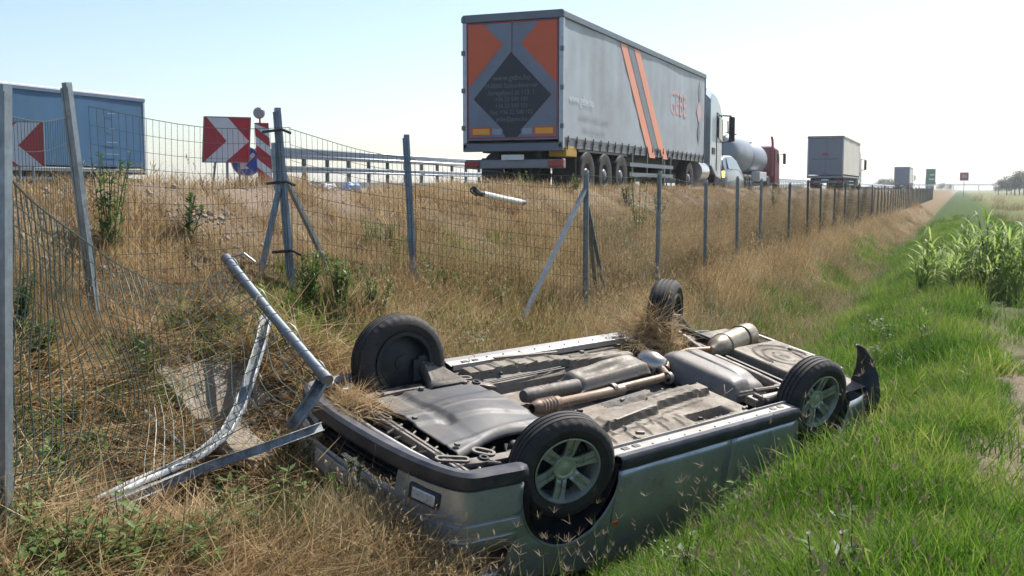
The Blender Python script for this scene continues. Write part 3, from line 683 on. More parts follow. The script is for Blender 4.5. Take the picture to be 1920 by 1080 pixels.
for s in (-1, 1):
    mb = MB(); mb.box((s * 1.215, 14.0, 2.2), (.03, .8, .6)); mb.build('side_window', glass, cb)
    mb = MB(); mb.box((s * 1.5, 14.9, 2.2), (.18, .12, .7)); mb.bar((s * 1.2, 14.8, 2.5), (s * 1.5, 14.9, 2.5), .04, .04); mb.build('mirror', black, cb, bevel=.03)
mb = MB(); mb.tube([(1.05, 12.75, 1.0), (1.05, 12.75, 3.1), (1.05, 12.6, 3.4), (1.05, 12.35, 3.5)], .08, 10); mb.build('exhaust_stack', mat('stack_red', (.30, .06, .06), .5), tk)
mb = MB(); mb.prism([(-1.0, 1.5), (1.0, 1.5), (.95, 2.35), (-.95, 2.35)], lambda u, v, d: (u, 15.085 - (v - 1.3) * .19 + d, v), 0, .02); mb.build('windscreen', glass, cb, smooth=0)

# silver service car with amber lights in front of the big truck
sv = thing('service_car', 'silver estate car with amber lights flashing in front of the grey truck', 'car', (-10.05, 45.5, ROAD))
carp = mat('service_silver', (.17, .21, .26), .45, .2, .06, 2, coat=.5)
sec = []
for (y, zb, zs, zt, wi) in ((0, .4, .95, 1.0, .80), (.06, .3, .98, 1.45, .84), (.5, .25, 1.0, 1.62, .88), (2.0, .22, 1.0, 1.66, .9), (2.9, .22, 1.0, 1.5, .9), (3.5, .25, .98, 1.06, .89), (4.3, .3, .85, .88, .82), (4.5, .4, .7, .72, .7)):
    sec.append([(-wi, y, zb), (-wi - .03, y, (zb + zs) / 2), (-wi, y, zs), (-wi + .16, y, zt - .05), (-wi + .26, y, zt), (wi - .26, y, zt), (wi - .16, y, zt - .05), (wi, y, zs), (wi + .03, y, (zb + zs) / 2), (wi, y, zb)])
mb = MB(); mb.grid(sec, wrap=True); mb.add(sec[0], [tuple(range(10))]); mb.add(sec[-1], [tuple(range(10))]); bd = mb.build('body', carp, sv, smooth=35)
mb = MB(); mb.prism([(-.66, 1.02), (.66, 1.02), (.58, 1.44), (-.58, 1.44)], lambda u, v, d: (u, .03 + (v - 1.0) * .12 - d, v), 0, .02); mb.build('rear_window', glass, bd, smooth=0)
for s in (-1, 1):
    mb = MB(); mb.prism([(.5, 1.05), (3.2, 1.05), (2.7, 1.48), (.6, 1.5)], lambda u, v, d: (s * (.905 - (v - 1.0) * .3 + d), u, v), 0, .02); mb.build('side_window', glass, bd, smooth=0)
    mb = MB(); mb.box((s * .76, -.0, .82), (.16, .08, .26)); mb.build('indicator', amber, bd, bevel=.015)
    for y in (.85, 3.5):
        mb = MB(); mb.lathe([(.2, -.1), (.3, -.1), (.33, -.07), (.33, .07), (.3, .1), (.2, .1)], 24, (s * .8, y, .33), axis='X'); w_ = mb.build('wheel', rubber, sv)
        mb = MB(); mb.lathe([(.21, .09), (.18, .07), (.0001, .07)], 20, (s * .8, y, .33) if s > 0 else (s * .8 - .16, y, .33), axis='X'); mb.build('rim', grey_metal, w_)
mb = MB(); mb.box((0, .9, 1.68), (.9, .2, .06)); mb.build('lamp_bar', grey_metal, sv, bevel=.01)
for s in (-1, 1):
    mb = MB(); mb.lathe([(.09, 0), (.09, .1), (.06, .15), (.0001, .16)], 16, (s * .36, .9, 1.71), axis='Z'); mb.build('beacon', amber, sv)

# far signs and overpass
p = P(1745, 331, 240); gs = thing('direction_sign', 'distant tall green motorway sign beyond the trucks', 'road sign', (p.x, p.y, 1.0))
greenf = mat('green_film', (.01, .16, .09), .45)
mb = MB(); mb.box((0, 0, p.z - 1.0), (2.0, .1, 3.4)); pn = mb.build('panel', greenf, gs)
mb = MB(); mb.box((.3, -.06, p.z - .6), (.9, .02, .3)); mb.box((.2, -.06, p.z - 1.6), (1.1, .02, .25)); mb.build('print', mat('sign_white', (.7, .75, .73), .5), pn)
for s in (-1, 1):
    mb = MB(); mb.bar((s * .6, .1, 0), (s * .6, .1, p.z - 1), .15, .15); mb.build('post', grey_metal, gs)
p = P(1808, 331, 230); gs = thing('square_sign', 'distant brown red square sign on a thin post near the overpass', 'road sign', (p.x, p.y, 0))
mb = MB(); mb.box((0, 0, p.z), (1.75, .08, 1.75)); pn = mb.build('panel', mat('maroon_film', (.22, .04, .09), .5), gs)
mb = MB(); mb.box((0, -.05, p.z + .05), (1.0, .02, .7)); mb.build('print', mat('maroon_print', (.38, .16, .22), .5), pn)
mb = MB(); mb.bar((0, .08, 0), (0, .08, p.z), .12, .12); mb.build('post', grey_metal, gs)
ov = thing('overpass', 'low concrete road bridge crossing the motorway on the horizon', 'bridge', (0, 1300, 0))
concf = mat('far_concrete', (.38, .38, .37), .85)
mb = MB(); mb.box((0, 0, 6.6), (170, 10, 1.5)); mb.build('deck', concf, ov)
mb = MB()
for k in range(60): mb.box((-84 + k * 2.85, -4.9, 7.9), (.25, .15, 1.1))
mb.box((0, -4.9, 8.5), (170, .2, .2)); mb.build('railing', galv_far, ov)
for x in (-42, -19, -6, 20):
    mb = MB(); mb.box((x, 0, 2.9), (1.4, 8, 5.9)); mb.build('pier', concf, ov)
for s in (-1, 1):
    mb = MB(); mb.prism([(s * 84, 7.3), (s * 150, .0), (s * 70, 0), (s * 78, 5.8)], lambda u, v, d: (u, d, v), -6, 6); mb.build('abutment', mat('bank_green', (.06, .08, .035), .9), ov)

# ---------------------------------------------------------------- overturned car (car frame: x forward, y left, z up when it stands on its wheels)
car = thing('overturned_car', 'overturned greenish silver car lying on its roof in the ditch', 'car', CAR_LOC, CAR_ROT)
paint = mat('greenish_silver_paint', (.39, .43, .46), .28, .5, .08, 3, coat=.35, dirt=(.15, .12, .085), dscale=2.6, damt=.4, grime=.3, gcol=(.13, .105, .075))
trim = mat('dark_blue_trim', (.028, .032, .046), .42, .1, .12, 6, .05, 200, dirt=(.16, .14, .12), dscale=6, damt=.35)
underseal = mat('dusty_underseal', (.175, .143, .107), .62, .08, .18, 7, .05, 140, dirt=(.11, .092, .07), dscale=4, damt=.75, grime=0.75)
sillc = mat('dusty_sill_paint', (.34, .325, .31), .5, .15, .1, 6, .02, 120, dirt=(.24, .2, .16), dscale=4, damt=.6, grime=0.45)
tray_m = mat('grey_undertray', (.04, .042, .048), .55, .0, .25, 5, .02, 60, dirt=(.21, .175, .135), dscale=3.5, damt=.55, grime=0.5)
steel_d = mat('dirty_steel', (.17, .155, .14), .5, .55, .3, 12, .15, 80, dirt=(.13, .095, .065), dscale=8, damt=.7, grime=0.6)
alum = mat('aluminium_shield', (.155, .137, .117), .6, .25, .2, 10, .06, 50, dirt=(.15, .125, .1), dscale=6, damt=.7, grime=0.7)
rusty = mat('rusty_exhaust', (.22, .155, .11), .45, .4, .3, 14, .06, 70, dirt=(.14, .085, .055), dscale=7, damt=.7, grime=0.7)
tank_m = mat('grey_tank_plastic', (.13, .122, .115), .5, .05, .15, 4, .02, 80, dirt=(.25, .21, .17), dscale=3, damt=.5, grime=0.5)
bronze = mat('dull_silver_shield', (.32, .265, .19), .38, .5, .2, 8, .05, 40, dirt=(.2, .16, .12), dscale=5, damt=.5, grime=0.6)
alloy = mat('alloy_rim', (.42, .44, .40), .36, .5, .08, 8, dirt=(.2, .2, .17), dscale=9, damt=.35, grime=0.5)
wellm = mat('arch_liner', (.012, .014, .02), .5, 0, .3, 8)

ARX, ARZ, ARR = 1.335, .30, .37
def side_y(x, z):
    y = .868 - .03 * ((z - .55) / .4) ** 2
    if z < .32: y -= .035 * (.32 - z) / .12
    if x > 1.1: y -= .075 * ((x - 1.1) / .65) ** 2
    if x < -1.4: y -= .07 * ((x + 1.4) / .65) ** 2
    if .60 < z < .64: y += .006
    y += .010 * float(vnoise(x, z, 2.6, 71)) + .006 * float(vnoise(x, z, 7, 72))          # dents
    return y
def zlow(x):
    for c_ in (ARX, -ARX):
        d_ = abs(x - c_)
        if d_ < ARR: return ARZ + math.sqrt(max(0, ARR * ARR - d_ * d_))
    return .285
def panel(name, s, x0, x1, ztop=.95):
    xs = set(np.linspace(x0, x1, max(6, int(abs(x1 - x0) / .07))).round(4))
    for c_ in (ARX, -ARX):
        for k in range(25):
            v = c_ + ARR * math.cos(math.pi * k / 24)
            if x0 < v < x1: xs.add(round(v, 4))
    xs = sorted(xs); rows = []
    for x in xs:
        zb = max(.285, zlow(x)); zt = ztop - (.0 if x < .9 else .14 * (x - .9) / .85)
        rows.append([(x, s * side_y(x, zb + (zt - zb) * t), zb + (zt - zb) * t) for t in np.linspace(0, 1, 14)])
    mb = MB(); mb.grid(rows); return mb.build(name, paint, car, smooth=30, solid=.004)
for s in (-1, 1):
    panel('front_wing', s, .985, 1.745); panel('front_door', s, -.165, .978); panel('rear_door', s, -1.06, -.172); panel('rear_quarter', s, -2.06, -1.067)
    # skirt moulding and painted sill underside
    xs = np.linspace(.965, -.965, 30)
    rows = [[(x, s * y, z) for y, z in ((.800, .205), (.842, .198), (.858, .215), (.862, .255), (.853, .287), (.82, .30))] for x in xs]
    mb = MB(); mb.grid(rows); mb.build('side_skirt', trim, car)
    rows = [[(x, s * y, z) for y, z in ((.706, .235), (.712, .196), (.722, .194), (.726, .21), (.80, .203), (.806, .209))] for x in np.linspace(.975, -.975, 40)]
    mb = MB(); mb.grid(rows); sil = mb.build('sill', sillc, car)
    for x in (.83, .73, -.76, -.85):
        mb = MB(); mb.box((x, s * .76, .2045), (.055, .035, .006)); mb.build('jack_slot', black, sil, bevel=.003)
    for k in range(9):
        mb = MB(); mb.lathe([(.0001, .199), (.007, .199), (.007, .206)], 8, (.6 - k * .16, s * .785, 0), axis='Z'); mb.build('plug', steel_d, sil)
        # wheel arch lips and liners
    for c_ in (ARX, -ARX):
        pts = []
        for k in range(0, 25):
            t_ = math.pi * k / 24; x = c_ + ARR * math.cos(t_); z = ARZ + ARR * math.sin(t_); pts.append((x, s * (side_y(x, max(z, .3)) + .002), z))
        mb = MB(); mb.tube(pts, .009, 6); mb.build('arch_lip', paint, car)
        rows = [[(c_ + (ARR - .002 - .02 * w) * math.cos(math.pi * k / 24), s * (.845 - .36 * w), ARZ - .06 + (ARR + .055) * math.sin(math.pi * k / 24)) for k in range(25)] for w in np.linspace(0, 1, 5)]
        mb = MB(); mb.grid(rows); mb.add(rows[-1], [tuple(range(25))]); mb.build('arch_liner', wellm, car)
    # indicator repeater
    mb = MB(); mb.box((.94, s * .873, .625), (.05, .012, .03)); mb.build('side_repeater', mat('orange_lens', (.65, .10, .01), .25), car, bevel=.004)
    for x in (.05, -.85):
        mb = MB(); mb.box((x, s * .880, .80), (.16, .03, .03)); mb.build('door_handle', trim, car, bevel=.01)

# front bumper: plan curve and profile
plan = []
for k in range(41):
    t_ = -1 + 2 * k / 40; a_ = abs(t_)
    if a_ > .72: f_ = (a_ - .72) / .28; x = 2.02 - .28 * f_; y = .80 + .035 * f_
    else:
        f_ = a_ / .72; y = .80 * math.sin(f_ * math.pi / 2) ** .92 if f_ > 0 else 0; x = 2.02 + .25 * math.cos(f_ * math.pi / 2) ** .75
    plan.append((x, math.copysign(y, t_)))
def pl_n(i):
    a_, b_ = plan[max(0, i - 1)], plan[min(40, i + 1)]; d_ = Vector((b_[0] - a_[0], b_[1] - a_[1])).normalized(); return Vector((d_.y, -d_.x))
def dz_(i):            # the crash has lifted the far corner and pushed the near one down
    return .05 * plan[i][1]
def sweep(name, prof_, m_, skip=None, par=None, i0=0, i1=40, smooth=35, solid=0):
    mb = MB(); rows = []
    for i in range(i0, i1 + 1):
        n_ = pl_n(i); rows.append([(plan[i][0] + n_.x * o_, plan[i][1] + n_.y * o_, z_ + dz_(i)) for o_, z_ in prof_])
    nc = len(prof_); vs_ = [p_ for r_ in rows for p_ in r_]; fs = []
    for i in range(len(rows) - 1):
        for j in range(nc - 1):
            if skip and skip(plan[i + i0], plan[i + i0 + 1], prof_[j], prof_[j + 1]): continue
            fs.append((i * nc + j, i * nc + j + 1, (i + 1) * nc + j + 1, (i + 1) * nc + j))
    mb.add(vs_, fs); return mb.build(name, m_, par or car, smooth=smooth, solid=solid)
sg = 1 if pl_n(20).x > 0 else -1
pf = lambda L_: [(sg * o_, z_) for o_, z_ in L_]
OPEN_A, OPEN_B = -.40, .50
sweep('bumper_lip', pf([(-.10, .165), (-.06, .148), (-.015, .140), (.008, .155), (.012, .19), (.006, .222), (-.012, .238), (-.05, .242)]), trim, solid=.004)
bump = sweep('front_bumper', pf([(-.035, .245), (-.012, .25), (-.006, .29), (-.004, .37), (.0, .40), (-.002, .418), (-.014, .422), (-.012, .44), (.004, .448), (.006, .50), (.004, .516), (-.01, .52), (-.008, .535), (.0, .545), (-.01, .60), (-.03, .64)]), paint,
             skip=lambda a_, b_, p_, q_: (OPEN_A < a_[1] < OPEN_B and OPEN_A < b_[1] < OPEN_B and q_[1] <= .375), solid=.004)
gk = [i for i in range(41) if OPEN_A - .04 < plan[i][1] < OPEN_B + .04]
gr_ = sweep('lower_grille', pf([(-.09, .23), (-.10, .30), (-.09, .38)]), black, i0=gk[0], i1=gk[-1])
for z_ in (.268, .305, .342): sweep('grille_slat', pf([(-.085, z_ - .006), (-.055, z_ - .005), (-.05, z_), (-.055, z_ + .005), (-.085, z_ + .006)]), wellm, par=gr_, i0=gk[0], i1=gk[-1])
for s in (-1, 1):          # fog lamps in their recess
    i_ = min(range(41), key=lambda i: abs(plan[i][1] - s * .575)); n_ = pl_n(i_) * sg; c_ = Vector((plan[i_][0], plan[i_][1], .325 + dz_(i_)))
    rot = Matrix(((n_.x, -n_.y, 0), (n_.y, n_.x, 0), (0, 0, 1)))
    mb = MB(); mb.box(c_ + Vector((n_.x, n_.y, 0)) * -.006, (.03, .205, .096), rot); fg = mb.build('fog_lamp', trim, bump, bevel=.012)
    mb = MB(); mb.box(c_ + Vector((n_.x, n_.y, 0)) * .006, (.018, .155, .066), rot); mb.build('lens', mat('fog_lens', (.62, .64, .62), .12, .2, .3, 60, spec=.9), fg, bevel=.008)
    mb = MB(); mb.box((2.0, s * .56, .70), (.30, .42, .17), Matrix.Rotation(s * -.28, 3, 'Z')); mb.build('headlight', glass, car, bevel=.05)
mb = MB(); mb.box((2.285, .1, .46), (.012, .52, .115), Matrix.Rotation(.02, 3, 'Z')); pt_ = mb.build('number_plate', mat('dirty_plate', (.52, .48, .43), .55, 0, .3, 6), car, bevel=.006)
mb = MB(); mb.grid([[(x, y * w_, z + .03 * (1 - y * y)) for y in np.linspace(-1, 1, 12)] for x, w_, z in ((2.24, .55, .64), (2.15, .66, .72), (1.9, .76, .77), (1.4, .81, .85), (.95, .82, .94))]); mb.build('bonnet', paint, car, solid=.004)
# crushed cabin under the wreck
sec = []
for x, zt, wt in ((.95, .96, .80), (.55, 1.12, .68), (.2, 1.17, .62), (-.5, 1.17, .6), (-1.2, 1.15, .6), (-1.7, 1.0, .68), (-2.05, .92, .78)):
    sec.append([(x, -.83, .93), (x, -wt - .02, zt - .05), (x, -wt + .1, zt), (x, wt - .1, zt), (x, wt + .02, zt - .05), (x, .83, .93)])
mb = MB(); mb.grid(sec); mb.build('roof', paint, car, solid=.004)
for s in (-1, 1):
    mb = MB(); mb.prism([(.62, .97), (-1.5, .97), (-1.2, 1.09), (.35, 1.09)], lambda u, v, d: (u, s * (.835 - (v - .93) * 1.0 + d), v), .0, .012); mb.build('side_window', glass, car, smooth=0)
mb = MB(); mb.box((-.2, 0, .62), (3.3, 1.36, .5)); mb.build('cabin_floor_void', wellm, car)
mb = MB(); mb.grid([[(-2.06, y, z) for y in np.linspace(-.8, .8, 8)] for z in (.3, .6, .93)]); mb.grid([[(-2.06 - .16 * (1 - (y / .8) ** 4) - (.03 if z < .6 else 0), y, z) for y in np.linspace(-.8, .8, 16)] for z in (.32, .45, .55, .7, .92)]); mb.build('tailgate', paint, car)
# torn rear bumper sticking up
rows = []
for k in range(22):
    t_ = k / 21; y = -.80 + 1.45 * t_; x = -2.24 - .06 * math.sin(math.pi * t_) + (.2 * (1 - t_ / .12) if t_ < .12 else 0); rows.append([(x + o_, y, z_ + .0) for o_, z_ in ((.02, .30), (-.02, .28), (-.05, .33), (-.055, .48), (-.03, .54), (.02, .56))])
mb = MB(); mb.grid(rows); rb_ = mb.build('rear_bumper', trim, car, solid=.005)
pts = [(-2.08, -.72, .42), (-2.20, -.70, .30), (-2.24, -.66, .16), (-2.24, -.62, .06), (-2.19, -.58, -.03), (-2.15, -.57, -.05)]
rows = [[(x, y - w_, z), (x + .03, y, z + .01), (x, y + w_, z)] for (x, y, z), w_ in zip(pts, (.16, .14, .10, .07, .035, .012))]
mb = MB(); mb.grid(rows); mb.build('torn_corner', black, rb_, solid=.01)
mb = MB(); mb.bar((-2.31, -.66, .30), (-2.30, -.60, .42), .05, .012); mb.build('reflector', mat('pale_reflector', (.6, .58, .55), .3), rb_)

# floor pan: one pressed sheet
def sb(v, a_, b_, w):
    return 1 / (1 + np.exp(-(v - a_) / w)) * 1 / (1 + np.exp((v - b_) / w))
xs = np.arange(-2.22, 1.06, .0105); ys = np.arange(-.715, .716, .0105)
X_, Y_ = np.meshgrid(xs, ys, indexing='ij')
Z_ = np.full_like(X_, .245)
fl = sb(X_, -.72, 2, .006)
Z_ += .125 * sb(Y_, -.175, .40, .005) * fl - .055 * sb(Y_, .20, .40, .005) * fl            # tunnel and offset step for the shields
for sg_, off in ((-1, 0), (1, .27)):
    kink = .02 * np.tanh((X_ - .1) / .02)
    yc = sg_ * (np.interp(X_, [-.7, .1, .75], [.27, .345, .41]) + (off * .62 if sg_ > 0 else 0)) + sg_ * kink
    Z_ -= .060 * sb(Y_, yc - .060, yc + .050, .0028) * sb(X_, -.60, .98, .006)                          # floor rails
    Z_ -= .014 * sb(Y_, yc - .11, yc + .09, .0028) * sb(X_, -.45, .70, .006)
    Z_ += .012 * sb(Y_, yc - .02, yc + .015, .003) * sb(X_, -.3, .05, .006)
for k in range(8):
    xc = .72 - .17 * k
    for sg_ in (-1, 1): Z_ -= .012 * sb(X_, xc - .013 + .25 * (np.abs(Y_) - .55), xc + .013 + .25 * (np.abs(Y_) - .55), .003) * sb(Y_ * sg_, .50, .64, .006)
for k in range(6): Z_ -= .010 * sb(X_, .66 - .14 * k, .685 - .14 * k, .003) * sb(Y_, -.53, -.46, .004)
Z_ += .020 * sb(np.hypot((X_ - .82), (Y_ + .56)), -1, .035, .003) + .020 * sb(np.hypot((X_ + .68), (Y_ + .62)), -1, .03, .003)
Z_ += .075 * sb(X_, -.50, -.10, .012) * sb(Y_, -.605, -.505, .004)                                            # oblong recess
Z_ += .03 * sb(np.abs(Y_), .658, .678, .003) * sb(X_, -.9, .95, .006)                                      # seam by the sill
Z_ += .016 * sb(X_, .86, .875, .003) * sb(np.abs(Y_), .45, .65, .004)
rear = sb(X_, -1.56, -.70, .005)
Z_ += .15 * rear * sb(Y_, -.70, .72, .01)
tr = sb(X_, -3, -1.57, .005)
Z_ += tr * (.02 * sb(np.abs(Y_), .5, .9, .006) - .05 * sb(Y_, -.46, .24, .006))
rr = np.sqrt((X_ + 1.9) ** 2 + (Y_ + .1) ** 2)
Z_ += tr * (.014 * sb(rr, .17, .19, .003) - .016 * sb(rr, .24, .258, .003) * (Y_ > -.15) + .012 * sb(rr, -.1, .04, .004) + .012 * sb(rr, .09, .105, .003) * (X_ > -1.9))
Z_ += tr * .012 * sb(X_ + .35 * Y_, -2.12, -2.105, .003) * sb(Y_, -.42, .1, .005)
Z_ += tr * .10 * sb(Y_, .24, .60, .008)
Z_ += .004 * vnoise(X_, Y_, 3, 6)
mb = MB(); mb.grid([[(X_[i, j], Y_[i, j], Z_[i, j]) for j in range(len(ys))] for i in range(len(xs))]); mb.build('floor_pan', underseal, car, smooth=24)
for (a_, b_, w_, z_) in (((.60, -.47), (.12, -.40), .016, .176), ((.62, .69), (.05, .62), .02, .176)):
    mb = MB(); mb.bar((a_[0], a_[1], z_), (b_[0], b_[1], z_), w_, .01); mb.build('seam_sealer', steel_d, car)
# ribbed heat shield strip beside the tunnel
mb = MB(); mb.grid([[(x, y, .262 - .012 * abs(math.sin(j * 1.57)) - .004 * math.sin(x * 60)) for j, y in enumerate(np.linspace(-.27, -.10, 13))] for x in np.linspace(.35, -.62, 60)]); mb.build('ribbed_shield', steel_d, car)
# engine bay: dark void, undertray, subframe, cross member
mb = MB(); mb.box((1.58, 0, .50), (1.06, 1.06, .04)); mb.box((1.06, 0, .36), (.03, 1.3, .3)); mb.build('engine_bay_void', wellm, car)
xs = np.linspace(1.03, 1.83, 44); ys = np.linspace(-1, 1, 60); rows = []
for x in xs:
    f_ = (x - 1.03) / .8; wl = .50 + .04 * f_; wr = .34 + .06 * f_ - .08 * math.sin(f_ * 3.0); row = []
    for y_ in ys:
        y = -wr + (y_ + 1) / 2 * (wl + wr)
        z = .205 - .045 * math.exp(-((f_ - .42) / .30) ** 2) * math.exp(-((y + .0) / .28) ** 2) + .012 * f_
        z -= .014 * (1 / (1 + math.exp(-(y + .12 - .16 * f_) / .006)) - 1 / (1 + math.exp(-(y - .26 + .05 * f_) / .006)))
        z += .016 * (1 / (1 + math.exp(-(x - 1.58) / .006)) - 1 / (1 + math.exp(-(x - 1.66) / .006))) * (1 if y > -.05 else .2)
        z -= .007 * math.exp(-((y - .10 - .05 * f_) / .012) ** 2) + .006 * math.exp(-((y + .21 + .05 * f_) / .01) ** 2)
        edge = min(1, min(y + wr, wl - y) / .03); z += .03 * (1 - edge)
        row.append((x, y, z + .002 * float(vnoise(x, y, 5, 8))))
    rows.append(row)
mb = MB(); mb.grid(rows); ut = mb.build('engine_undertray', tray_m, car, smooth=50, solid=.004)
for x, y in ((1.10, -.28), (1.1, .44), (1.45, .46), (1.78, .48), (1.78, -.30), (1.78, .1)):
    mb = MB(); mb.lathe([(.0001, -.012), (.016, -.012), (.02, 0)], 10, (x, y, .20), axis='Z'); mb.build('fixing_bolt', steel_d, ut)
mb = MB(); mb.bar((1.95, -.62, .225), (1.95, .62, .225), .06, .05); mb.bar((1.95, -.60, .205), (1.95, .60, .205), .016, .02); cm = mb.build('front_crossmember', steel_d, car, bevel=.008)
for y in (-.52, -.34, .0, .3, .5):
    mb = MB(); mb.lathe([(.012, .198), (.02, .198), (.02, .206)], 12, (1.95, y, 0), axis='Z'); mb.build('mounting_hole', black, cm)
mb = MB(); mb.tube([(2.06, .48, .24), (2.07, .1, .235), (2.04, -.2, .24), (2.0, -.34, .25)], .020, 10); mb.build('cooling_pipe', mat('bright_pipe', (.6, .58, .54), .35, .6), car)
mb = MB(); mb.tube([(2.02, .45, .28), (2.0, .0, .27), (1.99, -.45, .28)], .03, 10); mb.build('radiator_hose', black, car)
for k in range(9):
    y = .42 - k * .11; mb = MB()
    mb.tube([(1.88 + .02 * math.sin(k), y, .22), (1.93 + .03 * math.cos(k * 2), y - .05, .205), (2.02, y - .03 - .04 * math.sin(k * 3), .23)], .007 + .003 * (k % 2), 6); mb.build('bracket_rod', steel_d if k % 3 else alum, car)
for s in (-1, 1):
    # subframe leg with slotted end, control arm, drive shaft, strut
    rows = [[(x, s * (y - w_), .205 + o_) for w_, o_ in ((-.035, .02), (-.03, 0), (.03, 0), (.035, .02))] for x, y, o_ in ((.93, .34, 0), (1.0, .40, 0), (1.1, .47, 0), (1.3, .50, 0), (1.55, .52, 0), (1.8, .50, 0), (1.93, .47, 0))]
    for r_ in rows: pass
    mb = MB(); mb.grid(rows); sfm = mb.build('subframe', alum if s < 0 else steel_d, car, solid=.008)
    for x in (1.02, 1.2, 1.75):
        mb = MB(); mb.lathe([(.018, .19), (.028, .19), (.03, .203)], 12, (x, s * np.interp(x, [1.0, 1.1, 1.3, 1.8], [.40, .47, .5, .5]), 0), axis='Z'); mb.build('bolt_boss', black, sfm)
    hz = .22 if s < 0 else .06
    rows = []
    for t_ in np.linspace(0, 1, 8):
        w_ = .15 * (1 - t_) ** 1.4 + .035; c_ = Vector((1.22 + .11 * t_, s * (.44 + .20 * t_), .20 + (hz - .20) * t_ - .0))
        rows.append([c_ + Vector((-w_, 0, .02)), c_ + Vector((-w_ * .8, 0, -.008)), c_ + Vector((w_ * .8, 0, -.008)), c_ + Vector((w_, 0, .02))])
    mb = MB(); mb.grid(rows); mb.build('control_arm', alum if s > 0 else steel_d, car, solid=.008)
    mb = MB(); mb.tube([(1.33, s * .30, .30), (1.335, s * .45, .29), (1.34, s * .62, hz + .05)], [.05, .022, .045], 12); mb.build('drive_shaft', black, car)
    mb = MB(); mb.tube([(1.30, s * .60, hz + .02), (1.30, s * .58, .6)], .035, 10); mb.build('strut', steel_d, car)
    mb = MB(); mb.tube([(1.12, s * .42, .25), (1.10, s * .55, .26), (1.16, s * .66, hz + .04)], .012, 8); mb.build('track_rod', steel_d, car)
# brackets, cables and clips of the front corners
def slot_plate(c, ang, L_, w_, m_):
    mb = MB(); n_ = 20; o1 = []; o2 = []; i1 = []; i2 = []
    for k in range(n_):
        t_ = 2 * math.pi * k / n_; q_ = lambda a, b: (c[0] + (a * math.cos(ang) - b * math.sin(ang)), c[1] + (a * math.sin(ang) + b * math.cos(ang)))
        ex_ = (L_ / 2 - w_) * (1 if math.cos(t_) > 0 else -1)
        o = q_(ex_ + w_ * math.cos(t_), w_ * math.sin(t_)); i = q_(ex_ + w_ * .55 * math.cos(t_), w_ * .55 * math.sin(t_))
        o1.append((o[0], o[1], c[2])); i1.append((i[0], i[1], c[2])); o2.append((o[0], o[1], c[2] + .012)); i2.append((i[0], i[1], c[2] + .012))
    mb.grid([o2, o1, i1, i2], wrap=True); return mb.build('slotted_bracket', m_, car)
for c_, a_, l_, w_, m_ in (((1.93, -.44, .19), .5, .20, .035, alum), ((1.70, -.44, .19), .9, .14, .04, alum), ((1.16, -.42, .20), 1.2, .12, .03, steel_d), ((1.03, .52, .2), .3, .1, .03, steel_d), ((-.82, .64, .19), .4, .12, .035, alum), ((1.93, .2, .195), 1.4, .1, .025, steel_d)): slot_plate(c_, a_, l_, w_, m_)
rc = random.Random(3)
for k in range(16):
    x, y = rc.uniform(1.05, 1.95), -rc.uniform(.44, .62) if k % 3 else rc.uniform(.52, .62)
    pts = [(x, y, .23)]
    for q in range(3): pts.append((pts[-1][0] + rc.uniform(-.12, .12), pts[-1][1] + rc.uniform(-.06, .06), .22 + rc.uniform(-.03, .03)))
    mb = MB(); mb.tube(pts, rc.uniform(.006, .014), 6); mb.build('hose', (black, steel_d, alum)[k % 3], car)
for k in range(14):
    x, y = rc.uniform(-.62, .92), rc.choice((-.2, -.3, .44, .5, .63, -.63)) + rc.uniform(-.02, .02)
    mb = MB(); mb.box((x, y, .215), (rc.uniform(.02, .06), rc.uniform(.015, .03), .02), Matrix.Rotation(rc.uniform(-.6, .6), 3, 'Z')); mb.build('clip', black if k % 2 else steel_d, car, bevel=.004)
for y0, y1, z_ in ((-.20, -.14, .27), (-.225, -.17, .268), (.42, .47, .225), (.435, .50, .222)):
    mb = MB(); mb.tube([(.98, y0, z_), (.5, y0 + .01, z_ - .004), (.1, (y0 + y1) / 2, z_), (-.3, y1 - .01, z_ - .004), (-.66, y1, z_)], .0065, 6); mb.build('brake_line', black, car)
# exhaust line
mb = MB()
mb.lathe([(.03, .90), (.042, .88), (.05, .85)] + [(.05 + .006 * (k % 2), .84 - .015 * k) for k in range(11)] + [(.05, .66), (.034, .64), (.034, .0)], 20, (0, -.012, .235), axis='X'); ex = mb.build('exhaust_pipe', rusty, car)
mb = MB(); mb.tube([(.66, -.012, .235), (.3, -.006, .23), (.10, 0, .228), (-.2, .008, .226), (-.42, .016, .225), (-.56, .045, .23), (-.64, .16, .235)], [.026, .026, .028, .030, .030, .030, .030], 14); mb.build('exhaust_pipe', rusty, car)
for x in (.10, -.52):
    mb = MB(); mb.lathe([(.036, -.022), (.046, -.018), (.046, .018), (.036, .022)], 16, (x, .004, .228), axis='X'); mb.build('pipe_clamp', steel_d, ex)
mb = MB(); mb.lathe([(.0001, .80), (.042, .79)] + [(.048 + .005 * (k % 2), .76 - .03 * k) for k in range(16)] + [(.05, .27), (.0001, .26)], 20, (0, .185, .245), axis='X'); mb.build('catalytic_converter', alum, car)
rows = []
for i, x in enumerate(np.linspace(.30, -.58, 40)):
    row = []; f_ = (.30 - x) / .88; yl, yr = .11 + .08 * f_, .36 + .10 * f_
    for t_ in np.linspace(0, 1, 26):
        y = yl + (yr - yl) * t_
        z = .275 - .085 * (sb(t_, .08, .92, .03)) * sb(x, -.56, .26, .012) + .03 * sb(t_, .30, .60, .03) * sb(x, -.30, .14, .03) - .015 * sb(t_, .62, .9, .03) * sb(x, -.5, -.1, .03)
        row.append((x, y, float(z)))
    rows.append(row)
mb = MB(); mb.grid(rows); mb.build('heat_shield', alum, car, smooth=50, solid=.003)
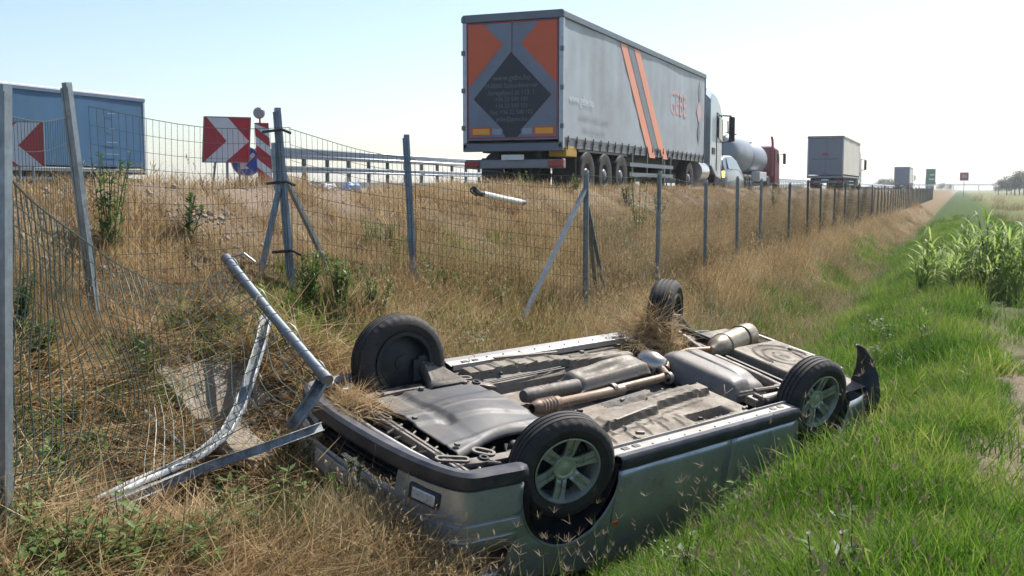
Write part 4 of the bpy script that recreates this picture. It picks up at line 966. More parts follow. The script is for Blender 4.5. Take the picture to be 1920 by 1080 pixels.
mb = MB(); mb.lathe([(.0001, -.13), (.05, -.12), (.085, -.09), (.1, 0), (.085, .09), (.05, .12), (.0001, .13)], 20, (-.69, .30, .25), axis='Y'); mb.build('middle_silencer', mat('bright_silencer', (.52, .46, .40), .25, .8, .2, 9, dirt=(.2, .15, .11), dscale=6, damt=.4), car)
mb = MB(); mb.tube([(-.62, .2, .25), (-.68, .12, .27), (-.72, .05, .33)], .02, 8); mb.build('tank_pipe', black, car); mb = MB(); mb.tube([(-.60, .33, .27), (-.66, .40, .24), (-.74, .42, .27)], .008, 6); mb.build('tank_pipe', black, car)
# fuel tank: two rounded lobes
rows = []
for x in np.linspace(-.735, -1.285, 34):
    row = []
    for y in np.linspace(-.44, .36, 46):
        sh = .05 * (x + 1.0)
        e = sb(x, -1.27, -.755, .018) * sb(y + sh, -.42, .34, .02)
        groove = math.exp(-((x + 1.045 + .05 * y) / .014) ** 2)
        z = .37 - .20 * e + .03 * groove * e - .02 * e * math.sin(math.pi * np.clip((-.755 - x) / .29, 0, 1)) + .012 * math.exp(-((x + 1.16) / .012) ** 2) * sb(y, -.05, .12, .015)
        z += .05 * sb(x, -1.3, -1.05, .02) * sb(y, -.5, -.26, .03)
        row.append((x, y, float(z)))
    rows.append(row)
mb = MB(); mb.grid(rows); mb.build('fuel_tank', tank_m, car, smooth=60)
# rear axle, arms, pipes, silencer
mb = MB(); mb.tube([(-1.38, -.62, .28), (-1.37, -.2, .255), (-1.37, .3, .25), (-1.36, .66, .17)], .036, 12); mb.build('axle_beam', steel_d, car)
mb = MB(); mb.bar((-1.50, -.60, .26), (-1.46, .50, .23), .03, .02); mb.build('anti_roll_bar', black, car)
for s in (-1, 1):
    hz = .22 if s < 0 else .10
    mb = MB(); mb.tube([(-.93, s * .56, .25), (-1.10, s * .60, .22), (-1.34, s * .63, hz)], [.045, .035, .05], 10); mb.build('trailing_arm', steel_d, car)
    mb = MB(); mb.tube([(-1.22, s * .52, .2), (-1.22, s * .52, .45)], .055, 12); mb.build('coil_spring', black, car)
    mb = MB(); mb.tube([(-.80, s * .50, .24), (-.86, s * .57, .215), (-.95, s * .60, .22), (-1.0, s * .52, .24)], .010, 6); mb.tube([(-.83, s * .42, .26), (-.9, s * .5, .21), (-.93, s * .62, .23)], .014, 6); mb.build('brake_line', alum, car)
    mb = MB(); mb.box((-.86, s * .545, .245), (.12, .10, .06)); mb.box((-.86, s * .56, .205), (.03, .08, .03)); mb.build('arm_bracket', steel_d, car, bevel=.01)
mb = MB(); mb.tube([(-1.30, -.50, .23), (-1.05, -.46, .22), (-.80, -.40, .24), (-.76, -.20, .26)], .011, 8); mb.tube([(-.95, -.47, .21), (-1.45, -.53, .21)], .018, 8); mb.build('brake_line', alum, car)
mb = MB(); mb.tube([(-.9, .60, .2), (-1.02, .62, .12), (-1.18, .66, .08), (-1.32, .60, .09), (-1.5, .52, .16), (-1.62, .36, .2)], .012, 8); mb.tube([(-1.05, .55, .18), (-1.14, .66, .02), (-1.26, .72, .05), (-1.42, .66, .05), (-1.5, .60, .14)], .016, 8); mb.build('torn_brake_line', alum, car)
ax = Vector((-1.42, .255, .20)); bx = Vector((-2.12, .405, .20)); dr = (bx - ax).normalized()
mb = MB(); mb.tube([ax - dr * .06, ax, ax + dr * .03, ax.lerp(bx, .2), ax.lerp(bx, .72), ax.lerp(bx, .75), ax.lerp(bx, .95), bx, bx + dr * .03], [.03, .06, .085, .10, .10, .105, .105, .08, .02], 22); mb.build('rear_silencer', bronze, car)
mb = MB(); mb.tube([ax.lerp(bx, .71), ax.lerp(bx, .745)], .112, 22); mb.build('silencer_strap', steel_d, car); mb = MB(); mb.tube([ax.lerp(bx, .2), ax.lerp(bx, .23)], .106, 22); mb.build('silencer_strap', steel_d, car)
mb = MB(); mb.tube([(-.70, .17, .24), (-.9, .30, .22), (-1.15, .33, .21), (-1.38, .26, .2)], .026, 10); mb.build('exhaust_pipe', rusty, car)
mb = MB(); mb.bar((-2.2, .50, .21), (-2.23, -.35, .20), .03, .02); mb.bar((-1.60, -.46, .20), (-2.2, -.46, .20), .02, .015); mb.build('floor_flange', sillc, car)

# wheels
TW, TR = .195, .312
def make_wheel(loc, steer, camber, s, name='wheel'):
    root = bpy.data.objects.new(name, None); COL.objects.link(root); root.parent = car
    root.location = loc; root.rotation_euler = Euler((camber, 0, steer), 'XYZ')
    return root
h_ = TW / 2
prof_t = [(.197, -h_ + .02), (.215, -h_ + .004), (.255, -h_ - .006), (.282, -h_ + .002), (.298, -h_ + .014), (.306, -h_ + .026)]
for a_, b_ in ((-.058, -.050), (-.022, -.013), (.013, .022), (.050, .058)): prof_t += [(.313, a_ - .001), (.304, a_), (.304, b_), (.313, b_ + .001)]
prof_t += [(.306, h_ - .026), (.298, h_ - .014), (.282, h_ - .002), (.255, h_ + .006), (.215, h_ - .004), (.197, h_ - .02)]
nsec = 144
def tmod(r_, a_, i, j):
    if abs(a_) > .066 and r_ > .29: return r_ - (.006 if j % 4 < 1 else 0)
    return r_
mb = MB(); mb.lathe(prof_t, nsec, axis='Y', mod=tmod); TYRE = mb.build('tyre', rubber, smooth=28).data
mb = MB(); mb.lathe([(.200, -h_ + .015), (.205, -h_ + .004), (.196, -h_ + .002), (.186, -h_ + .03), (.182, h_ - .03), (.198, h_ - .002), (.203, h_ - .006)], 64, axis='Y'); RIMB = mb.build('rim', alloy).data
mb = MB(); mb.lathe([(.0001, -.058), (.02, -.058), (.028, -.052), (.05, -.050), (.056, -.056), (.068, -.056), (.074, -.048), (.076, -.02)], 40, axis='Y'); CAP = mb.build('hub_cap', mat('greenish_cap', (.40, .45, .33), .4, .35, .15, 14)).data
mb = MB()
for sgn in (-1, 1):
    rows = []
    for r_, w_, d_ in ((.062, .026, -.044), (.10, .022, -.058), (.15, .025, -.066), (.182, .036, -.072), (.199, .050, -.078)):
        c0_ = sgn * (.019 + .004 * (r_ / .2)); rows.append([(c0_ - w_ * .62, d_ + .016, r_), (c0_ - w_ * .5, d_, r_), (c0_ + w_ * .5, d_, r_), (c0_ + w_ * .62, d_ + .016, r_)])
    mb.grid(rows)
rows = [[(-.03, d_ + .010, r_), (.03, d_ + .010, r_)] for r_, d_ in ((.062, -.044), (.10, -.058), (.15, -.066), (.198, -.078))]; mb.grid(rows)
SPOKE = mb.build('spoke', alloy, solid=.004); SPOKE_ME = SPOKE.data
mb = MB(); mb.lathe([(.0001, .01), (.14, .01), (.14, .03), (.0001, .03)], 32, axis='Y'); mb.lathe([(.181, .02), (.05, .05), (.0001, .05)], 32, axis='Y'); mb.lathe([(.183, .085), (.178, .02), (.16, .0), (.06, .0), (.05, .06), (.0001, .065)], 40, axis='Y'); mb.lathe([(.206, .088), (.206, .1), (.180, .1), (.180, .03)], 48, axis='Y'); mb.box((.12, .045, .05), (.1, .07, .14)); DISC = mb.build('brake_disc', wellm).data
for o in [q for q in COL.objects if q.parent is None and q.type == 'MESH' and q.data in (TYRE, RIMB, CAP, SPOKE_ME, DISC)]: bpy.data.objects.remove(o)
for loc, steer, camber, s in (((1.335, -.715, .225), R(20), R(0), -1), ((1.47, .70, .10), R(10) + math.pi, R(-14), 1), ((-1.335, -.715, .225), R(7), 0, -1), ((-1.33, .74, .075), R(-27) + math.pi, R(-8), 1)):
    w_ = make_wheel(loc, steer, camber, s)
    link('tyre', TYRE, w_); rm = link('rim', RIMB, w_); link('hub_cap', CAP, w_); link('brake_disc', DISC, w_)
    for k in range(6):
        sp = link('spoke', SPOKE_ME, rm); sp.rotation_euler = (0, k * math.pi / 3 + .1, 0)
        q = sp.modifiers.new('solid', 'SOLIDIFY'); q.thickness = .006

# ---------------------------------------------------------------- vegetation
def leaf_material(name, cols, trans=.35, rough=.55, patch=None):
    """per-blade tint from the mesh colour attribute, per-clump random, large soft patches by place"""
    m = bpy.data.materials.new(name); m.use_nodes = True; nt = m.node_tree; n = nt.nodes; l = nt.links
    out = n['Material Output']; n.remove(n['Principled BSDF'])
    at = n.new('ShaderNodeAttribute'); at.attribute_name = 'tint'
    oi = n.new('ShaderNodeObjectInfo')
    ad = n.new('ShaderNodeMath'); ad.operation = 'MULTIPLY_ADD'; ad.inputs[1].default_value = .45
    l.new(oi.outputs['Random'], ad.inputs[0])
    sc = n.new('ShaderNodeMath'); sc.operation = 'MULTIPLY'; sc.inputs[1].default_value = .62; l.new(at.outputs['Fac'], sc.inputs[0]); l.new(sc.outputs[0], ad.inputs[2])
    fac = ad.outputs[0]
    if patch:
        ge = n.new('ShaderNodeNewGeometry'); nz = n.new('ShaderNodeTexNoise'); nz.inputs['Scale'].default_value = patch[0]; nz.inputs['Detail'].default_value = 4
        l.new(ge.outputs['Position'], nz.inputs['Vector'])
        mr = n.new('ShaderNodeMapRange'); mr.inputs['From Min'].default_value = .3; mr.inputs['From Max'].default_value = .7; mr.inputs['To Min'].default_value = -patch[1]; mr.inputs['To Max'].default_value = patch[1]
        l.new(nz.outputs['Fac'], mr.inputs['Value'])
        a2 = n.new('ShaderNodeMath'); a2.operation = 'ADD'; l.new(fac, a2.inputs[0]); l.new(mr.outputs['Result'], a2.inputs[1]); fac = a2.outputs[0]
    rp = n.new('ShaderNodeValToRGB'); e = rp.color_ramp.elements
    while len(e) < len(cols): e.new(.5)
    for i, c in enumerate(cols): e[i].position = i / (len(cols) - 1); e[i].color = tuple(c) + (1,)
    l.new(fac, rp.inputs['Fac'])
    pb = n.new('ShaderNodeBsdfPrincipled'); pb.inputs['Roughness'].default_value = rough; pb.inputs['Specular IOR Level'].default_value = .22
    tr = n.new('ShaderNodeBsdfTranslucent'); mx = n.new('ShaderNodeMixShader'); mx.inputs[0].default_value = trans
    l.new(rp.outputs[0], pb.inputs['Base Color']); l.new(rp.outputs[0], tr.inputs['Color'])
    l.new(pb.outputs[0], mx.inputs[1]); l.new(tr.outputs[0], mx.inputs[2]); l.new(mx.outputs[0], out.inputs['Surface'])
    return m
straw_m = leaf_material('dry_straw', [(.13, .08, .036), (.28, .18, .078), (.42, .29, .14), (.56, .42, .235), (.64, .53, .335)], .3, .6, (1.1, .22))
strawg_m = leaf_material('half_dry_grass', [(.06, .085, .022), (.13, .135, .045), (.25, .21, .10), (.41, .33, .20), (.49, .41, .26)], .3, .6, (.7, .35))
green_m = leaf_material('lush_grass', [(.03, .085, .006), (.065, .15, .010), (.11, .22, .018), (.18, .29, .035), (.32, .34, .09)], .45, .6, (.8, .42))
weed_m = leaf_material('weed_leaf', [(.03, .06, .016), (.06, .11, .026), (.10, .165, .04), (.17, .22, .07)], .35, .5)
reed_m = leaf_material('reed_leaf', [(.10, .17, .035), (.19, .28, .06), (.30, .40, .11), (.46, .50, .24)], .55, .5)
seed_m = leaf_material('seed_head', [(.13, .10, .06), (.24, .18, .11), (.36, .29, .19)], .25, .7)
tree_m = leaf_material('tree_leaf', [(.02, .038, .013), (.035, .06, .02), (.055, .09, .03), (.08, .115, .045)], .3, .6)
bark_m = mat('bark', (.10, .075, .05), .9, 0, .3, 12, .5, 30)
PROTO = bpy.data.collections.new('clump_shapes')          # shapes handed to the scatter nodes

class Tuft:
    def __init__(s): s.v = []; s.f = []; s.t = []; s.m = []
    def blade(s, base, ang, length, width, lean, bend, m=0, seg=4, twist=0., tint=None):
        """strip blade: starts at an angle 'lean' from the vertical and bends over by 'bend'"""
        base = Vector(base); dh = Vector((math.cos(ang), math.sin(ang), 0)); sd_ = Vector((-math.sin(ang + twist), math.cos(ang + twist), 0))
        p = base.copy(); o = len(s.v); t_ = random.random() if tint is None else tint
        for i in range(seg + 1):
            f = i / seg; w = width * (1 - f ** 1.8) * .5 + .0004
            s.v += [tuple(p - sd_ * w), tuple(p + sd_ * w)]
            a = lean + bend * f; p = p + (dh * math.sin(a) + Vector((0, 0, math.cos(a)))) * (length / seg)
        for i in range(seg): s.f.append((o + 2 * i, o + 2 * i + 1, o + 2 * i + 3, o + 2 * i + 2)); s.t += [t_]; s.m += [m]
        return p
    def leaf(s, base, d, up, L, W, m=0, fold=.15, tint=None):
        d = d.normalized(); x = d.cross(up)
        x = x.normalized() if x.length > 1e-4 else d.orthogonal().normalized(); nn = x.cross(d).normalized(); o = len(s.v); t_ = random.random() if tint is None else tint
        b = Vector(base); s.v += [tuple(b), tuple(b + d * L * .45 + x * W * .5 + nn * fold * W), tuple(b + d * L), tuple(b + d * L * .45 - x * W * .5 + nn * fold * W), tuple(b + d * L * .5)]
        s.f += [(o, o + 1, o + 4), (o + 1, o + 2, o + 4), (o, o + 4, o + 3), (o + 4, o + 2, o + 3)]; s.t += [t_] * 4; s.m += [m] * 4
    def stem(s, a, b, r, m=0, tint=.5):
        a, b = Vector(a), Vector(b); d = (b - a).normalized(); x = d.orthogonal().normalized(); y = d.cross(x); o = len(s.v)
        for p, q in ((a, r), (b, r * .6)):
            for k in range(3): t_ = k * 2.094; s.v.append(tuple(p + (x * math.cos(t_) + y * math.sin(t_)) * q))
        for k in range(3): s.f.append((o + k, o + (k + 1) % 3, o + 3 + (k + 1) % 3, o + 3 + k)); s.t.append(tint); s.m.append(m)
    def mesh(s, name, mats):
        me = bpy.data.meshes.new(name); me.from_pydata(s.v, [], s.f)
        for q in mats: me.materials.append(q)
        me.polygons.foreach_set('material_index', s.m)
        a = me.attributes.new('tint', 'FLOAT', 'FACE'); a.data.foreach_set('value', s.t); me.shade_smooth(); return me
def proto_set(name, makers):
    c = bpy.data.collections.new(name)
    for i, me in enumerate(makers): c.objects.link(bpy.data.objects.new('%s_%02d' % (name, i), me))
    return c
U = random.uniform
SLOPES = (-.66, -.45, -.2, 0., .25, .45, .66)
def tuft_dry(n, hmin, hmax, spread, leanmax, bendmax, mats, w=.0042, heads=.3, seg=4, slope=0.):
    t = Tuft()
    for k in range(n):
        r = spread * math.sqrt(random.random()); a = U(0, 6.283); L = U(hmin, hmax); ln = U(0, leanmax)
        tip = t.blade((r * math.cos(a), r * math.sin(a), slope * r * math.cos(a) - .02), U(0, 6.283), L, w * U(.7, 1.3), ln, U(.1, bendmax), 0, seg, U(-1.5, 1.5))
        if random.random() < heads:
            d = Vector((U(-.5, .5), U(-.5, .5), U(.3, 1)))
            for q in range(3): t.leaf(tip - Vector((0, 0, .02)) + Vector((U(-.006, .006), U(-.006, .006), q * -.016)), d + Vector((U(-.4, .4), U(-.4, .4), 0)), Vector((U(-1, 1), U(-1, 1), .2)), U(.02, .045), .008, 1)
    return t.mesh('tuft', mats)
def fork_head(n, h):
    """stems that end in spread finger-like seed heads"""
    t = Tuft()
    for k in range(n):
        a = U(0, 6.283); r = U(0, .06); tip = t.blade((r * math.cos(a), r * math.sin(a), -.02), U(0, 6.283), U(.7, 1.1) * h, .003, U(0, .3), U(0, .5), 0, 4, U(-1, 1), .9)
        for q in range(random.randint(4, 6)):
            b = U(0, 6.283); t.blade(tip, b, U(.03, .055), .003, U(.5, 1.1), U(.1, .5), 1, 2, 0)
    return t.mesh('seed_stems', [green_m, seed_m])
def flat_straw(n, L, mats):
    t = Tuft()
    for k in range(n):
        a = U(0, 6.283); r = U(0, .16); t.blade((r * math.cos(a), r * math.sin(a), U(0, .05)), U(0, 6.283), U(.5, 1.) * L, .005, U(1.1, 1.5), U(-.3, .35), 0, 3, U(-.5, .5))
    return t.mesh('straw', mats)
def broad_weed(n, h):
    t = Tuft()
    for k in range(n):
        a = U(0, 6.283); b = Vector((U(-.06, .06), U(-.06, .06), 0)); tp = b + Vector((math.cos(a) * h * U(.1, .4), math.sin(a) * h * U(.1, .4), h * U(.6, 1.)))
        t.stem(b, tp, .003)
        for q in range(9):
            f = U(.2, 1); c_ = b.lerp(tp, f); z = U(0, 6.283); t.leaf(c_, Vector((math.cos(z), math.sin(z), U(-.2, .6))), Vector((0, 0, 1)), U(.03, .07), U(.015, .03))
    return t.mesh('weed', [weed_m])
def sloped(name, makers):
    """the same kinds of tuft for ground of several slopes, so that wide tufts stay rooted"""
    c = proto_set(name, [mk(s_) for s_ in SLOPES for mk in makers]); c['per'] = len(makers); return c
S_DRY = sloped('dry_tuft', [lambda s_: tuft_dry(84, .28, .62, .32, .45, 1.2, [straw_m, straw_m], .0052, slope=s_)] * 3 + [lambda s_: tuft_dry(85, .2, .45, .34, .8, 1.6, [straw_m, straw_m], slope=s_)] * 2)
S_HALF = sloped('half_tuft', [lambda s_: tuft_dry(92, .18, .48, .32, .5, 1.5, [strawg_m, straw_m], .006, .12, slope=s_)] * 3)
S_SHORT = sloped('short_tuft', [lambda s_: tuft_dry(30, .06, .2, .15, .8, 1.2, [straw_m, straw_m], .004, .05, 3, slope=s_)] * 3)
S_GREEN = sloped('green_tuft', [lambda s_: tuft_dry(150, .10, .30, .29, .65, 1.8, [green_m, green_m], .0078, .0, slope=s_)] * 4 + [lambda s_: tuft_dry(100, .15, .36, .27, .5, 1.3, [green_m, seed_m], .005, .10, slope=s_)])
S_FORK = proto_set('seed_stem', [fork_head(5, .42) for _ in range(4)])
S_FLAT = proto_set('flat_straw', [flat_straw(26, .5, [straw_m]) for _ in range(4)])
S_WEED = proto_set('broad_weed', [broad_weed(7, .3) for _ in range(4)])

def scatter_group(coll):
    g = bpy.data.node_groups.new('scatter_' + coll.name, 'GeometryNodeTree')
    g.interface.new_socket('Geometry', in_out='INPUT', socket_type='NodeSocketGeometry'); g.interface.new_socket('Geometry', in_out='OUTPUT', socket_type='NodeSocketGeometry')
    n = g.nodes; l = g.links; i = n.new('NodeGroupInput'); o = n.new('NodeGroupOutput')
    ip = n.new('GeometryNodeInstanceOnPoints'); ci = n.new('GeometryNodeCollectionInfo'); ci.inputs['Collection'].default_value = coll
    ci.inputs['Separate Children'].default_value = True; ci.inputs['Reset Children'].default_value = True
    def at(name, ty):
        q = n.new('GeometryNodeInputNamedAttribute'); q.data_type = ty; q.inputs['Name'].default_value = name; return q.outputs['Attribute']
    er = n.new('FunctionNodeEulerToRotation'); l.new(at('rot', 'FLOAT_VECTOR'), er.inputs[0])
    l.new(i.outputs[0], ip.inputs['Points']); l.new(ci.outputs[0], ip.inputs['Instance']); ip.inputs['Pick Instance'].default_value = True
    l.new(at('pick', 'INT'), ip.inputs['Instance Index']); l.new(er.outputs[0], ip.inputs['Rotation']); l.new(at('scl', 'FLOAT'), ip.inputs['Scale']); l.new(ip.outputs[0], o.inputs[0])
    return g
def scatter(name, label, cat, coll, x, y, scl, z=None, tilt=.12, sink=.0):
    k = len(x); z = ground(x, y) - sink if z is None else z
    me = bpy.data.meshes.new(name); me.from_pydata(np.stack([x, y, z], 1).tolist(), [], [])
    rot = np.stack([rng.normal(0, tilt, k), rng.normal(0, tilt, k), rng.uniform(0, 6.283, k)], 1)
    a = me.attributes.new('scl', 'FLOAT', 'POINT'); a.data.foreach_set('value', np.asarray(scl, float))
    if 'per' in coll:                       # choose the shape made for the local slope, hardly turned
        gxs = (ground(x + .15, y) - ground(x - .15, y)) / .3
        bin_ = np.argmin(np.abs(gxs[:, None] - np.array(SLOPES)[None]), 1); per = coll['per']
        pk = bin_ * per + rng.integers(0, per, k); rot[:, 2] = rng.normal(0, .35, k); rot[:, :2] *= .6
    else: pk = rng.integers(0, len(coll.objects), k)
    a = me.attributes.new('pick', 'INT', 'POINT'); a.data.foreach_set('value', pk)
    a = me.attributes.new('rot', 'FLOAT_VECTOR', 'POINT'); a.data.foreach_set('vector', rot.ravel())
    o = link(name, me); md = o.modifiers.new('scatter', 'NODES'); md.node_group = scatter_group(coll)
    return tag(o, label, cat, kind='stuff')
def points(n, x0, x1, y0, y1, power=1.0):
    """denser close to the camera: y drawn with density falling with distance"""
    x = rng.uniform(x0, x1, n); u = rng.uniform(0, 1, n)
    y = y0 * (y1 / y0) ** u if power else rng.uniform(y0, y1, n)
    keep = visible(x, y) & (rng.uniform(0, 1, n) < np.minimum(1, 16 / y)); return x[keep], y[keep]
def visible(x, y):
    X = CY * x + SY * y; Z = -SY * x + CY * y
    return (Z > 1.2) & (np.abs(X / np.maximum(Z, .1)) < .56)
RAILS = [RAIL_B[i].lerp(RAIL_B[i + 1], f) for i in range(3, 8) for f in (0, .33, .66)] + [RAIL_C[i].lerp(RAIL_C[i + 1], f) for i in range(4) for f in (0, .25, .5, .75)]
RAILS += [q + Vector((SY, -CY, 0)) * .22 for q in RAILS]
def clear(x, y, m=0.):
    """not under the wreck nor on the slab"""
    ok = ~in_car(x, y, m)
    for q in RAILS: ok &= np.hypot(x - q.x, y - q.y) > .17
    ok &= ~((np.abs(x + 4.1) < .40) & (np.abs(y - 5.36) < .36))
    return ok
def pick(x, y, p): k = rng.uniform(0, 1, len(x)) < p; return x[k], y[k]
# embankment: tall dry grass, thinner on the crest
x, y = points(11500, -6.15, -2.1, 2.6, 110)
ok = clear(x, y, -.02); x, y = x[ok], y[ok]
pat = vnoise(x, y, .9, 11)
bare = np.exp(-(((x + 4.3) / .75) ** 2 + ((y - 5.3) / .8) ** 2))
p = np.clip(1.0 - .95 * np.clip((-x - 4.75) / .9, 0, 1), np.clip((y - 6) / 25, .06, .4), 1) * np.clip(.75 + pat * 1.2, .2, 1) * (1 - .93 * np.clip(bare * 1.5, 0, 1))
p = p * np.where((y < 6.9) & (x > -4.75), .6, 1); x1, y1 = pick(x, y, p)
tall = np.clip(1.0 - .72 * np.clip((-x1 - 4.3) / 1.0, 0, 1), .25, 1.1) * np.where((y1 < 6.9) & (x1 > -4.75), .34, 1.0) * np.clip(1 - .45 * (x1 > -3.0), .4, 1) * np.interp(y1, [8, 18], [.72, 1])
scatter('dry_grass', 'tall straw coloured dry grass covering the embankment', 'grass', S_DRY, x1, y1, tall * rng.uniform(.65, 1.2, len(x1)))
x, y = points(6000, -5.2, -1.7, 2.6, 80)
ok = clear(x, y, -.02); x, y = x[ok], y[ok]
g_ = np.clip(.42 + 1.5 * vnoise(x, y, .55, 21), 0, 1) * np.clip((x + 5.1) / 1.1, 0, 1)
bare = np.exp(-(((x + 4.3) / .75) ** 2 + ((y - 5.3) / .8) ** 2)); g_ *= (1 - .93 * np.clip(bare * 1.5, 0, 1))
x1, y1 = pick(x, y, g_)
scatter('half_dry_grass', 'half green grass growing through the straw on the ditch bank', 'grass', S_HALF, x1, y1, rng.uniform(.6, 1.15, len(x1)) * np.where((y1 < 6.9), .42, 1))
x, y = points(7000, -7.0, -4.9, 3.5, 120); x1, y1 = pick(x, y, np.clip(.55 + 1.4 * vnoise(x, y, 1.7, 5), .04, 1))
scatter('short_dry_grass', 'short sparse dry tufts on the gritty shoulder', 'grass', S_SHORT, x1, y1, rng.uniform(.6, 1.4, len(x1)))
# flattened straw about the torn fence and the foreground
x, y = points(5000, -4.7, -2.3, 2.4, 8.5); ok = clear(x, y, 0); x, y = x[ok], y[ok]
x1, y1 = pick(x, y, np.clip(.45 + 1.2 * vnoise(x, y, 1.3, 31), .05, 1) * np.where(y < 6.2, 1, .4))
scatter('flattened_straw', 'flattened straw lying around the bent fence posts', 'straw', S_FLAT, x1, y1, rng.uniform(.6, 1.2, len(x1)), tilt=.3)
a_, b_ = rng.uniform(2.28, 3.0, 170), rng.uniform(.15, 1.3, 170)
cz, sz = math.cos(CAR_ROT.z), math.sin(CAR_ROT.z); x1, y1 = CAR_LOC.x + cz * a_ - sz * b_, CAR_LOC.y + sz * a_ + cz * b_
ok = clear(x1, y1, .02) & (np.hypot(x1 + 3.6, y1 - 5.0) > .35); x1, y1 = x1[ok], y1[ok]
scatter('nose_grass', 'mixed green and dry grass pushed up against the car front', 'grass', S_HALF, x1, y1, rng.uniform(.45, .8, len(x1)))
# lush bank by the field
x, y = points(10500, -1.75, 2.3, 2.2, 70)
ok = clear(x, y, -.04) & (x > -2.0 + 1.0 * np.clip((y - 9) / 20, 0, 1) * 0); x, y = x[ok], y[ok]
path = np.clip((x + .02 - .5 * vnoise(x, y, .6, 41)) / .2, 0, 1) * np.clip(1.6 - (x - 1.1) / .4, 0, 1)
g_ = np.clip(.8 + .9 * vnoise(x, y, 1.1, 42), .25, 1) * (1 - .95 * np.clip(path, 0, 1))
x1, y1 = pick(x, y, g_)
scatter('lush_grass', 'lush green grass on the ditch bank beside the field', 'grass', S_GREEN, x1, y1, rng.uniform(.55, 1.1, len(x1)) * (1 + .5 * vnoise(x1, y1, 1.5, 43)) * np.where(in_car(x1, y1, .45), .62, 1))
x, y = points(2600, -1.6, .5, 2.4, 40); ok = clear(x, y, .05); x, y = x[ok], y[ok]; x1, y1 = pick(x, y, np.clip(-.05 + 1.5 * vnoise(x, y, 1.0, 47), 0, .8))
scatter('yellowing_grass', 'yellowing tufts among the lush bank grass', 'grass', S_HALF, x1, y1, rng.uniform(.45, .8, len(x1)))
x, y = points(2600, -3.3, -1.3, 6, 45); ok = clear(x, y, .02); x, y = x[ok], y[ok]
x1, y1 = pick(x, y, np.clip(.45 + 1.6 * vnoise(x, y, .8, 51), 0, 1) * np.clip((x + 3.3) / .8, 0, 1))
scatter('ditch_grass', 'green grass along the bottom of the ditch behind the car', 'grass', S_GREEN, x1, y1, rng.uniform(.7, 1.3, len(x1)))
x = rng.normal(0, 1, 900); y = rng.normal(0, 1, 900)
C_ = np.array([(-4.1, 7.6, .45, .9), (-3.7, 8.6, .4, .8), (-3.1, 13.5, .5, 2.2), (-2.9, 18, .4, 3.0), (-4.3, 9.8, .3, .8)])[rng.integers(0, 5, 900)]
x1, y1 = C_[:, 0] + x * C_[:, 2], C_[:, 1] + y * C_[:, 3]; ok = clear(x1, y1, .05) & (x1 > -4.9) & (x1 < -2.2); x1, y1 = x1[ok], y1[ok]
scatter('slope_foot_grass', 'fresh green grass patches at the foot of the embankment', 'grass', S_GREEN, x1[::2], y1[::2], rng.uniform(.55, 1.0, len(x1[::2])))
x, y = points(1500, -2.0, -.2, 2.6, 16); ok = clear(x, y, -.02); x, y = x[ok], y[ok]
a_, b_ = car_local(x, y); x1, y1 = pick(x, y, np.clip(.03 + .25 * np.exp(-((b_ - 1.0) / .16) ** 2) * (np.abs(a_) < 2.2), 0, 1))
scatter('seeding_grass', 'brown forked seed heads standing along the flank of the car', 'grass', S_FORK, x1, y1, rng.uniform(.7, 1.15, len(x1)))
x, y = points(3200, -5.0, -2.6, 5.8, 40); x1, y1 = pick(x, y, np.clip(-.02 + 1.1 * vnoise(x, y, .8, 61), 0, 1) * clear(x, y, .1))
xa, ya = points(700, -4.6, -3.0, 2.6, 5.6); xa, ya = pick(xa, ya, .22)
xb, yb = points(900, -1.6, .3, 3, 14); xb, yb = pick(xb, yb, .03)
x1, y1 = np.concatenate([x1, xa, xb]), np.concatenate([y1, ya, yb]); ok = clear(x1, y1, .05); x1, y1 = x1[ok], y1[ok]
scatter('broadleaf_weeds', 'small broadleaf weeds mixed into the grass', 'weeds', S_WEED, x1, y1, rng.uniform(.5, 1.3, len(x1)))
# field beyond the path
x, y = points(3000, 1.9, 40, 6, 160); x1, y1 = pick(x, y, .9)
scatter('field_grass', 'dry field grass stretching away to the right', 'grass', S_HALF, x1, y1, rng.uniform(.7, 1.3, len(x1)) * (1 + y1 / 90))
# straw torn up by the wreck (lies on it)
def at_car(pts): return np.array([tuple(CAR_M @ Vector(q)) for q in pts])
q = [(-1.02 + rng.normal(0, .12), .62 + rng.normal(0, .13), .22 - abs(rng.normal(0, .10))) for _ in range(70)]
q = at_car(q); scatter('torn_straw', 'tangle of torn straw and roots caught on the rear axle', 'straw', S_FLAT, q[:, 0], q[:, 1], rng.uniform(.35, .75, len(q)), q[:, 2], tilt=1.0)
q = [(2.0 + rng.normal(0, .07), .40 + rng.normal(0, .13), .20 - abs(rng.normal(0, .02))) for _ in range(34)]
q = at_car(q); scatter('torn_straw', 'heap of straw caught on the front bumper below the fallen post', 'straw', S_FLAT, q[:, 0], q[:, 1], rng.uniform(.3, .62, len(q)), q[:, 2], tilt=.35)
q = [(rng.uniform(-.9, 1.5), rng.uniform(-.6, .5), .20) for _ in range(9)]
q = at_car(q); scatter('stray_straw', 'stray dry stems lying on the car underbody', 'straw', proto_set('stem', [flat_straw(3, .3, [straw_m]) for _ in range(3)]), q[:, 0], q[:, 1], rng.uniform(.3, .7, len(q)), q[:, 2], tilt=.3)

